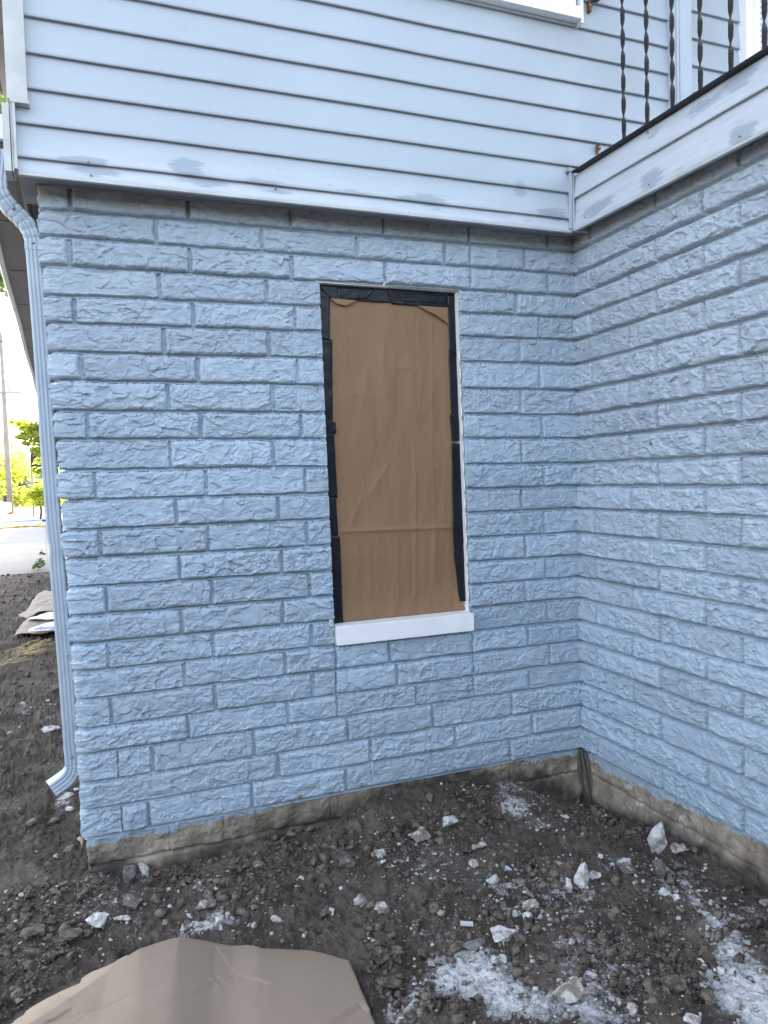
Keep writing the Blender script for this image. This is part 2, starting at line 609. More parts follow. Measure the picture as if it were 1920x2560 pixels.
def block_height(s, z, zl, zr, joints, width, seed, opening=False, wide=0.0, rgh=1.0):
    """outward displacement of the split-face wall at (s along the wall, z)"""
    ncv = len(zl)
    t = np.clip(s / width, -0.2, 1.6)
    jit = 0.0026 * fbm(s, z, 9, 2, seed + 5)
    course = np.full(s.shape, -1, int)
    dz = np.full(s.shape, 1.0)
    tops = np.full(s.shape, 0.2)
    bots = np.zeros(s.shape)
    prev = np.full(s.shape, 0.2)
    for k in range(ncv):
        line = zl[k] + (zr[k] - zl[k]) * np.clip(t, 0, 1) + jit
        m = (z >= line) & (z < prev)
        course[m] = k
        tops[m] = prev[m]
        bots[m] = line[m]
        prev = line
    m = course < 0
    course[m] = ncv
    tops[m] = prev[m]
    bots[m] = prev[m] - HZ
    # mortar: below each block a raked strip; width varies
    mw = 0.0125 + (0.0 if opening else 0.0022) + 0.0035 * perlin(s * 2.3, z * 2.3, seed + 9)
    d_top = tops - mw - z                     # the strip lies at the top of each course (under the block above)
    d_bot = z - bots
    d = np.minimum(d_top, d_bot + 0.0012)
    near = np.full(s.shape, 1.0)
    for c, js in joints.items():
        mk = course == c
        if not mk.any():
            continue
        sm = s[mk]
        zz = z[mk]
        nd = np.full(sm.shape, 1.0)
        for i, x in enumerate(js):
            wob = 0.003 * perlin(zz * 23 + i * 7.7, sm * 0 + c * 3.1 + seed, seed + 3)
            hw = 0.0012 if (opening and (c, i) in THIN) else (0.0036 + wide + 0.0032 * ((hash2(np.array([c]), np.array([i]), seed)[0] / 4294967296.0)))
            nd = np.minimum(nd, np.abs(sm - x - wob) - hw)
        near[mk] = nd
    d = np.minimum(d, near)
    d = d + 0.0017 * fbm(s, z, 80, 3, seed + 21) * sstep(0.012, 0.0, np.abs(d))
    if opening:
        ins = np.minimum(np.minimum(s - open_l(z), open_r(z) - s), np.minimum(OPEN_T - z, z - OPEN_B))
        d = np.minimum(d, -ins + 0.004)
    full = 0.0215 if opening else 0.026
    # weathered joint: deepest right under the upper block, sloping out to the lower block's top edge
    slope_h = np.where(z > tops - mw, full * 0.80 * (1 - np.clip((z - (tops - mw)) / np.maximum(mw, 0.003), 0, 1)) ** 1.7, 0.0)
    slope_h = np.where((near < 0) & (z <= tops - mw), full * np.clip(0.20 + 0.35 * perlin(s * 3.1, z * 9, seed + 12), 0.0, 0.7), slope_h)
    fp = sstep(-0.0003, 0.0024, d)
    prof = slope_h * (1 - fp) + full * fp + sstep(0.0, 0.010, d) * 0.0015
    # per-block tilt and bulge
    bid = course * 37 + np.zeros_like(course)
    cell = np.zeros(s.shape)
    for c, js in joints.items():
        mk = course == c
        if mk.any():
            cell[mk] = np.searchsorted(np.array(js), s[mk])
    hb = hash2(cell + 3, course.astype(float), seed + 55) / 4294967296.0
    hb2 = hash2(cell + 9, course.astype(float), seed + 77) / 4294967296.0
    zc = (z - 0.5 * (tops + bots)) / HZ
    tilt = (hb - 0.5) * 0.007 * zc + (hb2 - 0.5) * 0.008
    # split face texture, different per block
    sx = s + cell * 1.37
    zx = z + course * 0.213
    hb3 = hash2(cell + 17, course.astype(float), seed + 99) / 4294967296.0
    rough = 0.0026 * fbm(sx, zx, 13, 2, seed + 31, 0.55)
    rough = rough + 0.0046 * facets(sx + 0.35 * zx, zx * 1.5, 21, seed + 61, 0.7)
    calm = sstep(0.45, -0.1, fbm(sx, zx, 5, 2, seed + 68))
    rough = rough + (0.35 + 0.65 * calm) * (0.0028 * facets(sx - 0.3 * zx, zx * 1.4, 47, seed + 64, 0.5) + 0.0012 * facets(sx, zx * 1.2, 95, seed + 65, 0.4) + 0.0007 * fbm(sx, zx, 150, 2, seed + 66))
    rough = rough * (0.75 + 0.5 * hb3)
    rough = rough * rgh
    amp = sstep(0.0, 0.010, d)
    edge_round = -0.0018 * (1 - sstep(0.0, 0.014, d)) * sstep(0.0, 0.003, d)
    h = prof - 0.004 + amp * (rough + tilt) + edge_round + (1 - amp) * 0.0008 * fbm(s, z, 60, 3, seed + 51)
    # cracks
    if opening:
        for x, c0, c1 in CRACKS:
            cx = x + 0.007 * perlin(z * 16, z * 0 + x * 9, 91) + 0.003 * perlin(z * 60, z * 0 + x * 5, 92)
            m = (course >= c0) & (course <= c1)
            h = h - np.where(m, 0.007 * np.exp(-((s - cx) / 0.0016) ** 2), 0)
    return h, d, course, hash2(cell + 23, course.astype(float), seed + 15) / 4294967296.0


def spots(s, z, lst):
    t = np.zeros(s.shape)
    for x, zz, r, a in lst:
        t = np.maximum(t, a * sstep(1.0, 0.35, np.hypot(s - x, z - zz) / r))
    return t


STEP = 0.0029
ZSTEP = 0.0022
# ---- wall with the window: plane y = 0, wraps round the outside corner
s1 = np.concatenate([-np.arange(0.150, 0.0, -STEP), np.arange(0.0, W + 0.012, STEP)])
z1 = np.arange(-2.248, 0.090, ZSTEP)
for _b in (OPEN_T, OPEN_B):
    z1[np.argmin(np.abs(z1 - _b))] = _b
S, Zz = np.meshgrid(s1, z1, indexing='ij')
for fn in (open_l, open_r):
    b = fn(Zz)
    m = np.abs(S - b) <= STEP * 0.5
    S = np.where(m, b, S)
hA, dA, cA, nA = block_height(S, Zz, ZL, ZR, JA, W, 3, True)
lean = np.interp(-Zz, [-z for z in ZL], XL) * sstep(0.28, 0.0, np.maximum(S, 0))
xo = lean.copy()
yo = np.zeros_like(S)
front = S >= 0
xo = np.where(front, S + lean - hA * np.exp(-np.maximum(S, 0) / 0.010) * 1.25, lean - hA * 1.25)
yo = np.where(front, -hA * np.where(S < 0.03, 1 - np.exp(-(S + 0.004) / 0.008), 1.0), -S)
coA = np.stack([xo, yo, Zz + Z0], -1).reshape(-1, 3)
sc = 0.25 * (S[:-1, :-1] + S[1:, :-1] + S[:-1, 1:] + S[1:, 1:])
zc_ = 0.25 * (Zz[:-1, :-1] + Zz[1:, :-1] + Zz[:-1, 1:] + Zz[1:, 1:])
keep = ~((sc > open_l(zc_)) & (sc < open_r(zc_)) & (zc_ < OPEN_T) & (zc_ > OPEN_B))
dirtyA = np.maximum(sstep(-0.03, 0.04, Zz) * 0.9, 0.20 * sstep(-1.0, -0.1, Zz))  # top course dirt; greyer light higher up is put into the colour
chipsA = np.clip(sstep(-1.6, -2.2, Zz) * 0.35 + 0.06 + spots(S, Zz, [(0.60, -1.96, 0.10, 1), (0.30, -1.99, 0.10, .9), (0.33, -2.17, 0.12, .9),
                 (0.75, -2.15, .1, .8), (1.70, -1.17, 0.035, 1), (1.73, -1.06, .03, 1), (1.66, -1.21, .03, 1), (0.02, -0.5, .03, .8),
                 (0.0, -0.9, .05, .9), (0.005, -1.6, 0.06, 1), (1.9, -2.15, .1, .8), (0.45, -2.07, .1, .7)])
                 + (S < 0.012) * 0.9 * sstep(-0.3, -0.6, Zz), 0, 1)
rustA = spots(S, Zz, [(0.868, -1.392, 0.011, .95), (0.870, -1.405, 0.006, .6), (0.80, -2.226, 0.014, .8), (0.93, -2.238, .012, .7), (1.06, -2.23, .02, .5)])
pitsA = sstep(-0.2, 0.2, fbm(S, Zz, 3, 2, 5)) * 0.8
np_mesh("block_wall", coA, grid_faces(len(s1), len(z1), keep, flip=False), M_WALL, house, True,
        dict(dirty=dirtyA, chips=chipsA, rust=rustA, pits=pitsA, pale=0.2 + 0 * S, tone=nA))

# ---- right wall: plane x = W, runs towards the viewer
LB = 3.2
s2 = np.concatenate([np.arange(0.0, 1.25, STEP), np.arange(1.25, LB, 0.006)])
z2 = np.arange(-2.248, 0.150, ZSTEP)
S2, Z2 = np.meshgrid(s2, z2, indexing='ij')
ZRB = [z + 0.0 for z in ZR]
ZRB_R = [z + 0.018 * sstep(-1.2, 0.0, np.array(z)) for z in ZR]
hB, dB, cB, nB = block_height(S2, Z2, ZRB, [float(z) for z in ZRB_R], JB, 1.03, 8, False, 0.0022, 1.2)
hB = hB * 1.08
coB = np.stack([W - hB, -S2, Z2 + Z0], -1).reshape(-1, 3)
dirtyB = np.maximum(sstep(-0.04, 0.05, Z2 - 0.02) * 0.8 * sstep(1.6, 0.2, S2), 0.20 * sstep(-1.3, -0.3, Z2))  # top course dirt beside the same painted greyer upper light
chipsB = np.clip(sstep(-1.5, -2.1, Z2) * 0.4 + 0.05 + spots(S2, Z2, [(1.0, -1.98, 0.12, 1), (0.75, -1.29, .04, .8), (0.62, -1.86, .06, 1),
                 (0.8, -2.08, .07, 1), (1.0, -1.75, .05, .9), (0.08, -1.75, .06, .8)]), 0, 1)
rustB = spots(S2, Z2, [(0.51, -0.872, 0.010, 1), (0.515, -0.885, 0.007, .6), (.33, -1.43, .01, .4)])
pitsB = sstep(-0.3, 0.2, fbm(S2, Z2, 3, 2, 6))
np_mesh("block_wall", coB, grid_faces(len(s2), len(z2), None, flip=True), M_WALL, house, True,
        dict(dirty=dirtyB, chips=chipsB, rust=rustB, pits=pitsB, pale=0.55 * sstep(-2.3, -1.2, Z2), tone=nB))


# ---- bare foundation under the paint
def foundation(sv, along_a, seed, paint_line, contact):
    zf = np.arange(-2.72, -2.2435, 0.0045)
    SS, ZF = np.meshgrid(sv, zf, indexing='ij')
    pl = np.interp(SS, *paint_line) + 0.016 * fbm(SS, SS * 0 + seed, 7, 4, seed + 1, 0.6)
    ledge = -2.352 + 0.008 * fbm(SS, SS * 0, 5, 3, seed)
    h = 0.003 + 0.0055 * fbm(SS, ZF, 14, 4, seed + 2, 0.6) + 0.003 * np.abs(fbm(SS, ZF, 50, 3, seed + 4))
    wd, ws, wv = worley(SS, ZF, 24, seed + 9)
    h += (wv - 0.5) * 0.006 * sstep(0.02, 0.2, ws - wd)
    low = sstep(ledge + 0.004, ledge - 0.006, ZF)
    h = h * (1 - 0.75 * low) + 0.004 * low - 0.010 * np.exp(-((ZF - ledge) / 0.006) ** 2)
    for x in ([0.30, 0.50, 0.93, 1.35, 1.76] if along_a else [0.2, 0.6, 1.0, 1.4]):
        h -= (1 - low) * 0.006 * np.exp(-((SS - x) / 0.004) ** 2)
    paint = sstep(pl - 0.030, pl + 0.030, ZF)
    h += paint * 0.002
    if along_a:
        co = np.stack([SS + np.interp(-ZF, [-z for z in ZL], XL) * sstep(.28, 0, SS), -h + 0 * SS, ZF + Z0], -1)
        ret = SS < 0
        co[..., 0] = np.where(ret, 0.017 - h, np.where(SS < 0.03, co[..., 0] - h * np.exp(-SS / 0.01), co[..., 0]))
        co[..., 1] = np.where(ret, -SS, co[..., 1])
    else:
        co = np.stack([W - h, -SS, ZF + Z0], -1)
    con = np.interp(SS, *contact) - Z0
    soil = np.clip(sstep(0.075 + 0.05 * fbm(SS, SS * 0, 4, 3, seed + 12), 0.0, ZF - con) * 0.95 + 0.6 * sstep(-0.2, 0.35, fbm(SS, ZF, 5, 3, seed + 6)) * sstep(0.16, 0.02, ZF - con), 0, 1)
    lime = np.clip(sstep(0.1, 0.5, fbm(SS, ZF, 4, 2, seed + 7)) + (0.9 * sstep(0.3, 0.0, SS) * (ZF > -2.33) if along_a else 0), 0, 1)
    return np_mesh("foundation", co.reshape(-1, 3), grid_faces(len(sv), len(zf), None, flip=not along_a), M_FOUND, house, True,
                   dict(paint=paint, soil=soil, lime=lime))


CON_A = ([0.012, 0.25, 0.39, 0.556, 0.684, 0.832, 0.938, 1.174, 1.464, 1.617, 1.813, 2.017, 2.153],
         [0.003, -0.045, -0.033, -0.019, 0.012, 0.005, 0.014, 0.088, 0.097, 0.071, 0.059, -0.027, -0.126])
CON_B = ([0.0, 0.099, 0.284, 0.427, 0.557, 0.714, 0.925, 1.026, 1.6], [-0.126, -0.107, -0.092, -0.071, -0.04, -0.04, -0.025, -0.022, 0.0])
fa = np.concatenate([-np.arange(0.150, 0.0, -0.0045), np.arange(0.0, W + 0.01, 0.0045)])
foundation(fa, True, 21, ([0.0, 0.028, 0.265, 0.564, 0.887, 1.236, 1.613, 2.024, 2.144],
                          [-2.262, -2.262, -2.272, -2.258, -2.24, -2.215, -2.238, -2.268, -2.278]), CON_A)
foundation(np.arange(0.0, LB, 0.0045), False, 22, ([0.034, 0.259, 0.616, 0.817, 1.027, 1.4], [-2.284, -2.296, -2.275, -2.268, -2.25, -2.25]), CON_B)

# ---- lap siding
LAPS = [0.054, 0.107, 0.216, 0.330, 0.445, 0.562, 0.680, 0.796, 0.913, 1.030, 1.147, 1.264, 1.381, 1.498]
LIP = 0.0145


def siding(name, s_from, s_to, laps, place, ztop, patches, grimes, ds=0.007, seed=1, end_fn=None):
    sv = np.arange(s_from, s_to + ds * 0.5, ds)
    sv[-1] = s_to
    rows = []          # (z, out)
    laps = list(laps) + [ztop]
    for i in range(len(laps) - 1):
        a, b = laps[i], laps[i + 1]
        hgt = b - a
        rows.append((a + 0.004, 0.0))                      # back of the underside
        rows.append((a, LIP * 0.92))
        rows.append((a + 0.0012, LIP))
        n = max(2, int(hgt / 0.009))
        for k in range(1, n + 1):
            f = k / n
            rows.append((a + 0.0012 + (hgt - 0.0016) * f, LIP * (1 - f) + 0.001))
    zr_ = np.array([r[0] for r in rows])
    oo = np.array([r[1] for r in rows])
    SS, ZS = np.meshgrid(sv, zr_, indexing='ij')
    OO = np.repeat(oo[None, :], len(sv), 0)
    wave = 0.0016 * fbm(SS, ZS, 2.2, 2, seed) + 0.0005 * fbm(SS, ZS, 7, 2, seed + 4)
    ZW = ZS + 0.0015 * fbm(SS, ZS * 0 + np.round(ZS, 1), 1.5, 2, seed + 8)
    X, Y = place(SS, OO + wave)
    co = np.stack([X, Y, ZW + Z0], -1).reshape(-1, 3)
    patch = np.zeros(SS.shape)
    for x, z, rx, rz, a in patches:
        patch = np.maximum(patch, a * (1 - np.clip(np.hypot((SS - x) / rx, (ZS - z) / rz), 0, 1) ** 1.5))
    grime = np.zeros(SS.shape)  # grime spots plus the shade painted into the siding
    for x, z, rx, rz, a in grimes:
        grime = np.maximum(grime, a * (1 - np.clip(np.hypot((SS - x) / rx, (ZS - z) / rz), 0, 1)))
    return np_mesh(name, co, grid_faces(len(sv), len(zr_), None, flip=(end_fn == 'flip')), M_SIDE, house, False,
                   dict(patch=patch, grime=grime, scrub=(0.75 + 0 * ZS) if ds < 0.007 else 0.6 * sstep(0.24, 0.08, ZS)))


YA = -0.113                       # back plane of the siding; lips reach y = -0.13
XB = W - 0.083                    # back plane of the balcony fascia; lips reach x = W - 0.10


def pa(px, py):
    q = on_plane(px, py, 1, -0.128)
    return q[0], q[2] - Z0


def pb(px, py):
    q = on_plane(px, py, 0, W - 0.098)
    return -q[1], q[2] - Z0


def patch_list(fn, lst):
    r = []
    for px, py, wx, wz, a in lst:
        u, v = fn(px, py)
        u2, _ = fn(px + wx, py)
        _, v2 = fn(px, py + wz)
        r.append((u, v, abs(u2 - u), abs(v2 - v), a))
    return r


pat_a = patch_list(pa, [(215, 403, 95, 20, .95), (235, 428, 95, 22, .95), (470, 416, 65, 40, 1.0), (510, 452, 95, 22, .95), (650, 455, 95, 20, .75),
                        (690, 478, 80, 14, .7), (1060, 497, 85, 20, .95), (1303, 470, 26, 36, .8), (1385, 534, 60, 24, 1.0), (880, 478, 90, 16, .6),
                        (1105, 520, 50, 12, .6), (1330, 545, 60, 14, .6)])
pat_a = [p for p in pat_a]
gr_a = patch_list(pa, [(1420, 60, 160, 120, .5), (1440, 410, 70, 30, .5), (1560, 190, 170, 120, .35), (70, 262, 40, 12, .5)])  # grime spots; darker behind the railing to paint in balcony shade
XC = XB - LIP - 0.003                # x of the corner where siding meets the fascia
o = siding("lap_siding", -0.1005, 2.62, LAPS, lambda s, o: (s, YA - o), 1.60, pat_a, gr_a, seed=31)
pat_b = patch_list(pb, [(1842, 200, 75, 45, .9), (1853, 330, 60, 45, .95), (1740, 270, 70, 30, .8), (1630, 330, 35, 20, .6), (1625, 445, 50, 38, 1.0),
                        (1490, 518, 60, 28, .95), (1700, 420, 45, 18, .5), (1790, 240, 60, 30, .6)])
LAPS_B = [0.062, 0.191]
siding("lap_siding", 0.118, 3.3, LAPS_B, lambda s, o: (XB - o, -s), 0.292, pat_b, [], ds=0.0069, seed=41)
# section beyond the corner post: own courses
siding("lap_siding", 2.68, 2.99, [0.245 + 0.1205 * k for k in range(12)], lambda s, o: (s, -0.127 - o), 1.60, [], [(2.75, .9, .3, .5, .6)], seed=51)  # darker spot paints in the shade beyond the post

# trims of the house
b = MB()
b.box(2.578, 2.598, -0.150, -0.10, 0.25 + Z0, 1.62 + Z0)
b.box(2.5985, 2.668, -0.156, -0.10, 0.25 + Z0, 1.62 + Z0)
b.box(2.6685, 2.690, -0.150, -0.10, 0.25 + Z0, 1.62 + Z0)
b.box(2.612, 2.616, -0.160, -0.1565, 0.25 + Z0, 1.62 + Z0)
b.build("corner_board", M_TRIM, house, bevel=0.002)
b = MB()                                        # corner board at the left end, stepped
b.box(-0.120, -0.059, -0.153, -0.09, 0.276 + Z0, 1.62 + Z0)
b.box(-0.112, -0.054, -0.156, -0.10, 0.266 + Z0, 0.276 + Z0)
b.build("corner_board", M_TRIM_AGED, house, bevel=0.002)
b = MB()
b.box(-0.137, -0.116, -0.150, -0.06, 0.048 + Z0, 0.262 + Z0)
b.box(-0.114, -0.108, -0.146, -0.06, 0.050 + Z0, 0.266 + Z0)
b.box(-0.107, -0.098, -0.155, -0.08, 0.056 + Z0, 0.268 + Z0)
b.build("corner_board", M_TRIM_AGED, house, bevel=0.0015)
b = MB()                                        # thin mitred corner strips where siding and fascia meet
b.prism([(XC - 0.020, -0.137, 0.062 + Z0), (XC - 0.012, -0.137, 0.062 + Z0), (XC - 0.004, -0.137, 0.312 + Z0), (XC - 0.016, -0.137, 0.312 + Z0)], (0, 0.012, 0))
b.prism([(XC - 0.008, -0.137, 0.056 + Z0), (XC + 0.003, -0.137, 0.056 + Z0), (XC + 0.003, -0.137, 0.30 + Z0), (XC - 0.001, -0.137, 0.30 + Z0)], (0, 0.018, 0))
b.build("corner_strip", M_TRIM, house)
b = MB()
b.prism([(XC - 0.028, -0.140, 0.300 + Z0), (XC + 0.006, -0.140, 0.296 + Z0), (XC + 0.016, -0.140, 0.312 + Z0), (XC - 0.020, -0.140, 0.318 + Z0)], (0, 0.022, 0))
b.build("caulk_bead", M_SOFFIT, house, bevel=0.003)
# lower drip edges
b = MB()
b.box(-0.098, XC - 0.010, -0.134, -0.117, 0.0455 + Z0, 0.0545 + Z0)
b.build("drip_edge", M_TRIM_AGED, house, bevel=0.0015)
b = MB()
b.box(XB - LIP - 0.004, XB - 0.002, -3.3, -0.1375, 0.052 + Z0, 0.062 + Z0)
b.build("drip_edge", M_TRIM_AGED, house, bevel=0.0015)
# soffits under the overhang
b = MB()
b.box(-0.095, W + 0.05, -0.1165, 0.20, 0.064 + Z0, 0.072 + Z0)
b.box(0.0, 0.85, -0.030, -0.012, 0.058 + Z0, 0.0638 + Z0)
b.build("soffit", M_SOFFIT, house)
b = MB()
b.box(XB + 0.0, W + 0.35, -3.3, -0.118, 0.078 + Z0, 0.086 + Z0)
b.build("soffit", M_SOFFIT, house)

# eave running back along the left side
e1 = on_plane(28, 726, 2, 0.27 + Z0)
e2 = on_plane(89, 959, 2, 0.27 + Z0)
slope = (e2[0] - e1[0]) / (e2[1] - e1[1])


def edge_x(y): return e1[0] + slope * (y - e1[1])


Y1E = 13.0
b = MB()
b.add([(edge_x(0.2), 0.2, 0.272 + Z0), (0.02, 0.2, 0.272 + Z0), (0.02, Y1E, 0.272 + Z0), (edge_x(Y1E), Y1E, 0.272 + Z0),
       (edge_x(0.2), 0.2, 0.30 + Z0), (0.02, 0.2, 0.30 + Z0), (0.02, Y1E, 0.30 + Z0), (edge_x(Y1E), Y1E, 0.30 + Z0)],
      [(0, 3, 2, 1), (4, 5, 6, 7), (0, 1, 5, 4), (1, 2, 6, 5), (2, 3, 7, 6), (3, 0, 4, 7)])
for k in range(1, 9):
    y = 0.2 + k * 0.9
    b.box(edge_x(y) + 0.02, -0.02, y - 0.008, y + 0.008, 0.268 + Z0, 0.2718 + Z0)
b.build("soffit", M_TAUPE, house)
rings = []
for y in np.linspace(0.18, Y1E, 20):
    x = edge_x(y)
    jx = 0.004 * math.sin(y * 2.2)
    rings.append([(x - 0.018 + jx, y, 0.262 + Z0), (x + 0.006 + jx, y, 0.260 + Z0), (x + 0.008 + jx, y, 0.274 + Z0), (x - 0.002, y, 0.36 + Z0), (x - 0.028, y, 0.36 + Z0), (x - 0.026 + jx, y, 0.275 + Z0)])
MB().sweep(None, rings).build("gutter", M_GUTTER, house)
b = MB()
b.box(edge_x(0.2) - 0.02, -0.155, 0.17, 0.198, 0.275 + Z0, 0.362 + Z0)
b.build("fascia_end", M_WHITE, house, bevel=0.003)
b = MB()                                        # trims under the left eave
for xx, w_, m_ in ((-0.128, 0.012, 0), (-0.075, 0.010, 0)):
    b.box(xx, xx + w_, -0.05, 8.0, 0.235 + Z0, 0.2715 + Z0)
b.build("soffit_trim", M_SOFFIT, house)
b = MB()
b.box(-0.110, -0.104, -0.04, 8.0, 0.225 + Z0, 0.2715 + Z0)
b.box(-0.050, -0.036, -0.04, 8.0, 0.205 + Z0, 0.2715 + Z0)
b.build("soffit_joint", M_BLACK, house)

# upper floor, hidden rear masses and roofs
b = MB()
b.box(-0.095, 6.2, -0.10, 5.6, 0.30 + Z0, 3.0 + Z0)
b.build("upper_wall", M_TRIM, house)
b = MB()
b.box(0.16, 6.2, 0.16, 14.0, 0.0, 0.26 + Z0)
b.build("rear_wall", M_TRIM, house)
b = MB()
b.box(W + 0.03, 6.2, -3.18, 0.10, 0.0, 0.26 + Z0)
b.build("side_room_wall", M_TRIM, house)
b = MB()
b.box(W + 0.02, 6.2, -3.3, -0.24, 0.262 + Z0, 0.294 + Z0)
b.build("balcony_floor", M_SOFFIT, house)
b = MB()
b.box(-0.52, 6.6, -0.55, 5.9, 3.0 + Z0, 3.03 + Z0)
for k in range(6):
    b.box(-0.52, -0.10, 0.4 + k * 0.86, 0.408 + k * 0.86, 2.996 + Z0, 2.9995 + Z0)
b.box(-0.375, -0.366, -0.5, 5.88, 2.995 + Z0, 2.9985 + Z0)
b.build("eave_soffit", M_TAUPE, house)
b = MB()
b.add([(-0.55, -0.6, 3.04 + Z0), (6.6, -0.6, 3.04 + Z0), (6.6, 5.95, 3.04 + Z0), (-0.55, 5.95, 3.04 + Z0), (-0.55, 2.7, 4.6 + Z0), (6.6, 2.7, 4.6 + Z0)],
      [(0, 1, 5, 4), (2, 3, 4, 5), (0, 4, 3), (1, 2, 5), (0, 3, 2, 1)])
b.build("roof", M_ROOF, house)

b = MB()  # unseen canopy added to shade the balcony siding
b.box(2.0, 6.5, -1.5, -0.56, 2.35 + Z0, 2.43 + Z0)
b.box(1.98, 6.52, -1.53, -1.5005, 2.28 + Z0, 2.45 + Z0)
b.box(2.0, 6.5, -0.5595, -0.101, 2.35 + Z0, 2.43 + Z0)
b.build("balcony_canopy", M_TRIM, house)

# upper window: only its lower right corner is in view
t = NT("window_glass")
M_GLASS = t.out(t.ramp(t.noise(3, 3), [(0.3, (0.05, 0.06, 0.06)), (0.7, (0.10, 0.12, 0.11))]), 0.08)
wz = 0.925
wb = MB()
wb.box(1.10, 2.070, -0.150, -0.10, wz + 0.048 + Z0, wz + 0.10 + Z0)
wb.box(2.005, 2.098, -0.148, -0.10, wz + 0.1005 + Z0, wz + 0.9 + Z0)
wb.box(1.10, 1.19, -0.148, -0.10, wz + 0.1005 + Z0, wz + 0.9 + Z0)
wb.box(1.10, 2.098, -0.147, -0.10, wz + 0.9005 + Z0, wz + 1.0 + Z0)
up = wb.build("window", M_WHITE, house, bevel=0.002)
PW[up.name] = (0, 0, 0)
b = MB()
b.box(1.09, 2.086, -0.166, -0.10, wz + Z0, wz + 0.0475 + Z0)
s_ = b.build("sill", M_WHITE, None, bevel=0.002)
s_.parent = up
b = MB()
b.box(2.0885, 2.100, -0.160, -0.10, wz - 0.012 + Z0, wz + 0.098 + Z0)
s_ = b.build("side_casing", M_WHITE, None, bevel=0.001)
s_.parent = up
b = MB()
b.box(1.19, 2.005, -0.134, -0.10, wz + 0.1005 + Z0, wz + 0.9 + Z0)
s_ = b.build("pane", M_GLASS, None)
s_.parent = up
for px, py in [(1442, 13), (1476, 12)]:
    q = on_plane(px, py, 1, -0.149)
    s_ = MB().tube([(q[0], -0.1475, q[2]), (q[0], -0.1500, q[2])], 0.003, 8).build("nail", M_SCREW, None)
    s_.parent = up

# door casing at the far right of the balcony
b = MB()
b.box(2.986, 3.004, -0.176, -0.12, 0.28 + Z0, 1.7 + Z0)
b.box(3.0045, 3.040, -0.168, -0.12, 0.28 + Z0, 1.7 + Z0)
b.box(3.0405, 3.066, -0.180, -0.12, 0.28 + Z0, 1.7 + Z0)
for k in range(52):
    z = 0.30 + k * 0.026
    b.box(3.0665, 3.0765, -0.178, -0.1205, z + Z0, z + 0.013 + Z0)
dr = b.build("door", M_WHITE, house, bevel=0.001, seg=1)
b = MB()
b.box(3.0665, 3.85, -0.160, -0.125, 0.28 + Z0, 1.7 + Z0)
s_ = b.build("door_panel", M_TRIM, None)
s_.parent = dr

# nails in the lower boards
for (px, py) in [(221, 404), (476, 435), (228, 437), (1085, 507), (1400, 543), (690, 470)]:
    q = on_plane(px, py, 1, -0.1305)
    MB().tube([(q[0], -0.120, q[2]), (q[0], -0.1325, q[2])], 0.0033, 8).build("nail", M_SCREW, house, smooth=True)
for (px, py) in [(1621, 461), (1614, 330), (1462, 542), (1848, 340)]:
    q = on_plane(px, py, 0, W - 0.1005)
    MB().tube([(W - 0.09, q[1], q[2]), (W - 0.102, q[1], q[2])], 0.0033, 8).build("nail", M_SCREW, house, smooth=True)

# ---- lower window opening: jambs, white frame behind, sill
b = MB()
YR = 0.034                                              # depth of the recess
zt, zb = OPEN_T, OPEN_B
for fn, sg in ((open_l, -1), (open_r, 1)):
    x0, x1 = fn(zt), fn(zb)
    b.prism([(x0 - 0.002 * sg, 0.0015, zt + Z0), (x0 + 0.02 * sg, 0.0015, zt + Z0), (x1 + 0.02 * sg, 0.0015, zb + Z0), (x1 - 0.002 * sg, 0.0015, zb + Z0)], (0, 0.10, 0))
b.box(open_l(zt) - 0.012, open_r(zt) + 0.012, 0.0012, 0.10, zt - 0.003 + Z0, zt + 0.02 + Z0)
b.box(open_l(zb) - 0.02, open_r(zb) + 0.02, YR + 0.012, YR + 0.03, zb + Z0, zt + Z0)
wf = b.build("window", M_WHITE, house)
PW[wf.name] = (0, 0, 0)
wf['label'] = "boarded lower window with white jambs"
b = MB()
b.box(0.967, 1.577, -0.045, YR + 0.01, -1.636 + Z0, -1.5595 + Z0)
sl_ = b.build("sill", M_WHITE, None, bevel=0.0035)
sl_.parent = wf
b = MB()                                                # lump of old caulk at the lower left of the opening
for k in range(6):
    x = 0.951 + 0.004 * math.sin(k * 2.1)
    b.tube([(x, -0.004, -1.50 - k * 0.016 + Z0), (x + 0.006, -0.013, -1.508 - k * 0.016 + Z0), (x + 0.001, -0.003, -1.518 - k * 0.016 + Z0)], [0.004, 0.008, 0.003], 7)
s_ = b.build("caulk", M_WHITE, None, smooth=True)
s_.parent = wf
b = MB()
for k in range(14):
    z = -0.45 - k * 0.078
    b.tube([(open_r(z) + 0.001, -0.001, z + Z0), (open_r(z) - 0.001, -0.004, z - 0.03 + Z0), (open_r(z) + 0.002, -0.001, z - 0.055 + Z0)], [0.002, 0.0045, 0.002], 6)
s_ = b.build("caulk", M_WHITE, None, smooth=True)
s_.parent = wf

# ------------------------------------------------------------------ kraft paper and tape over the lower window
YP = YR - 0.004


def wp(px, py, y=YP):
    q = on_plane(px, py, 1, y)
    return q[0], q[2] - Z0


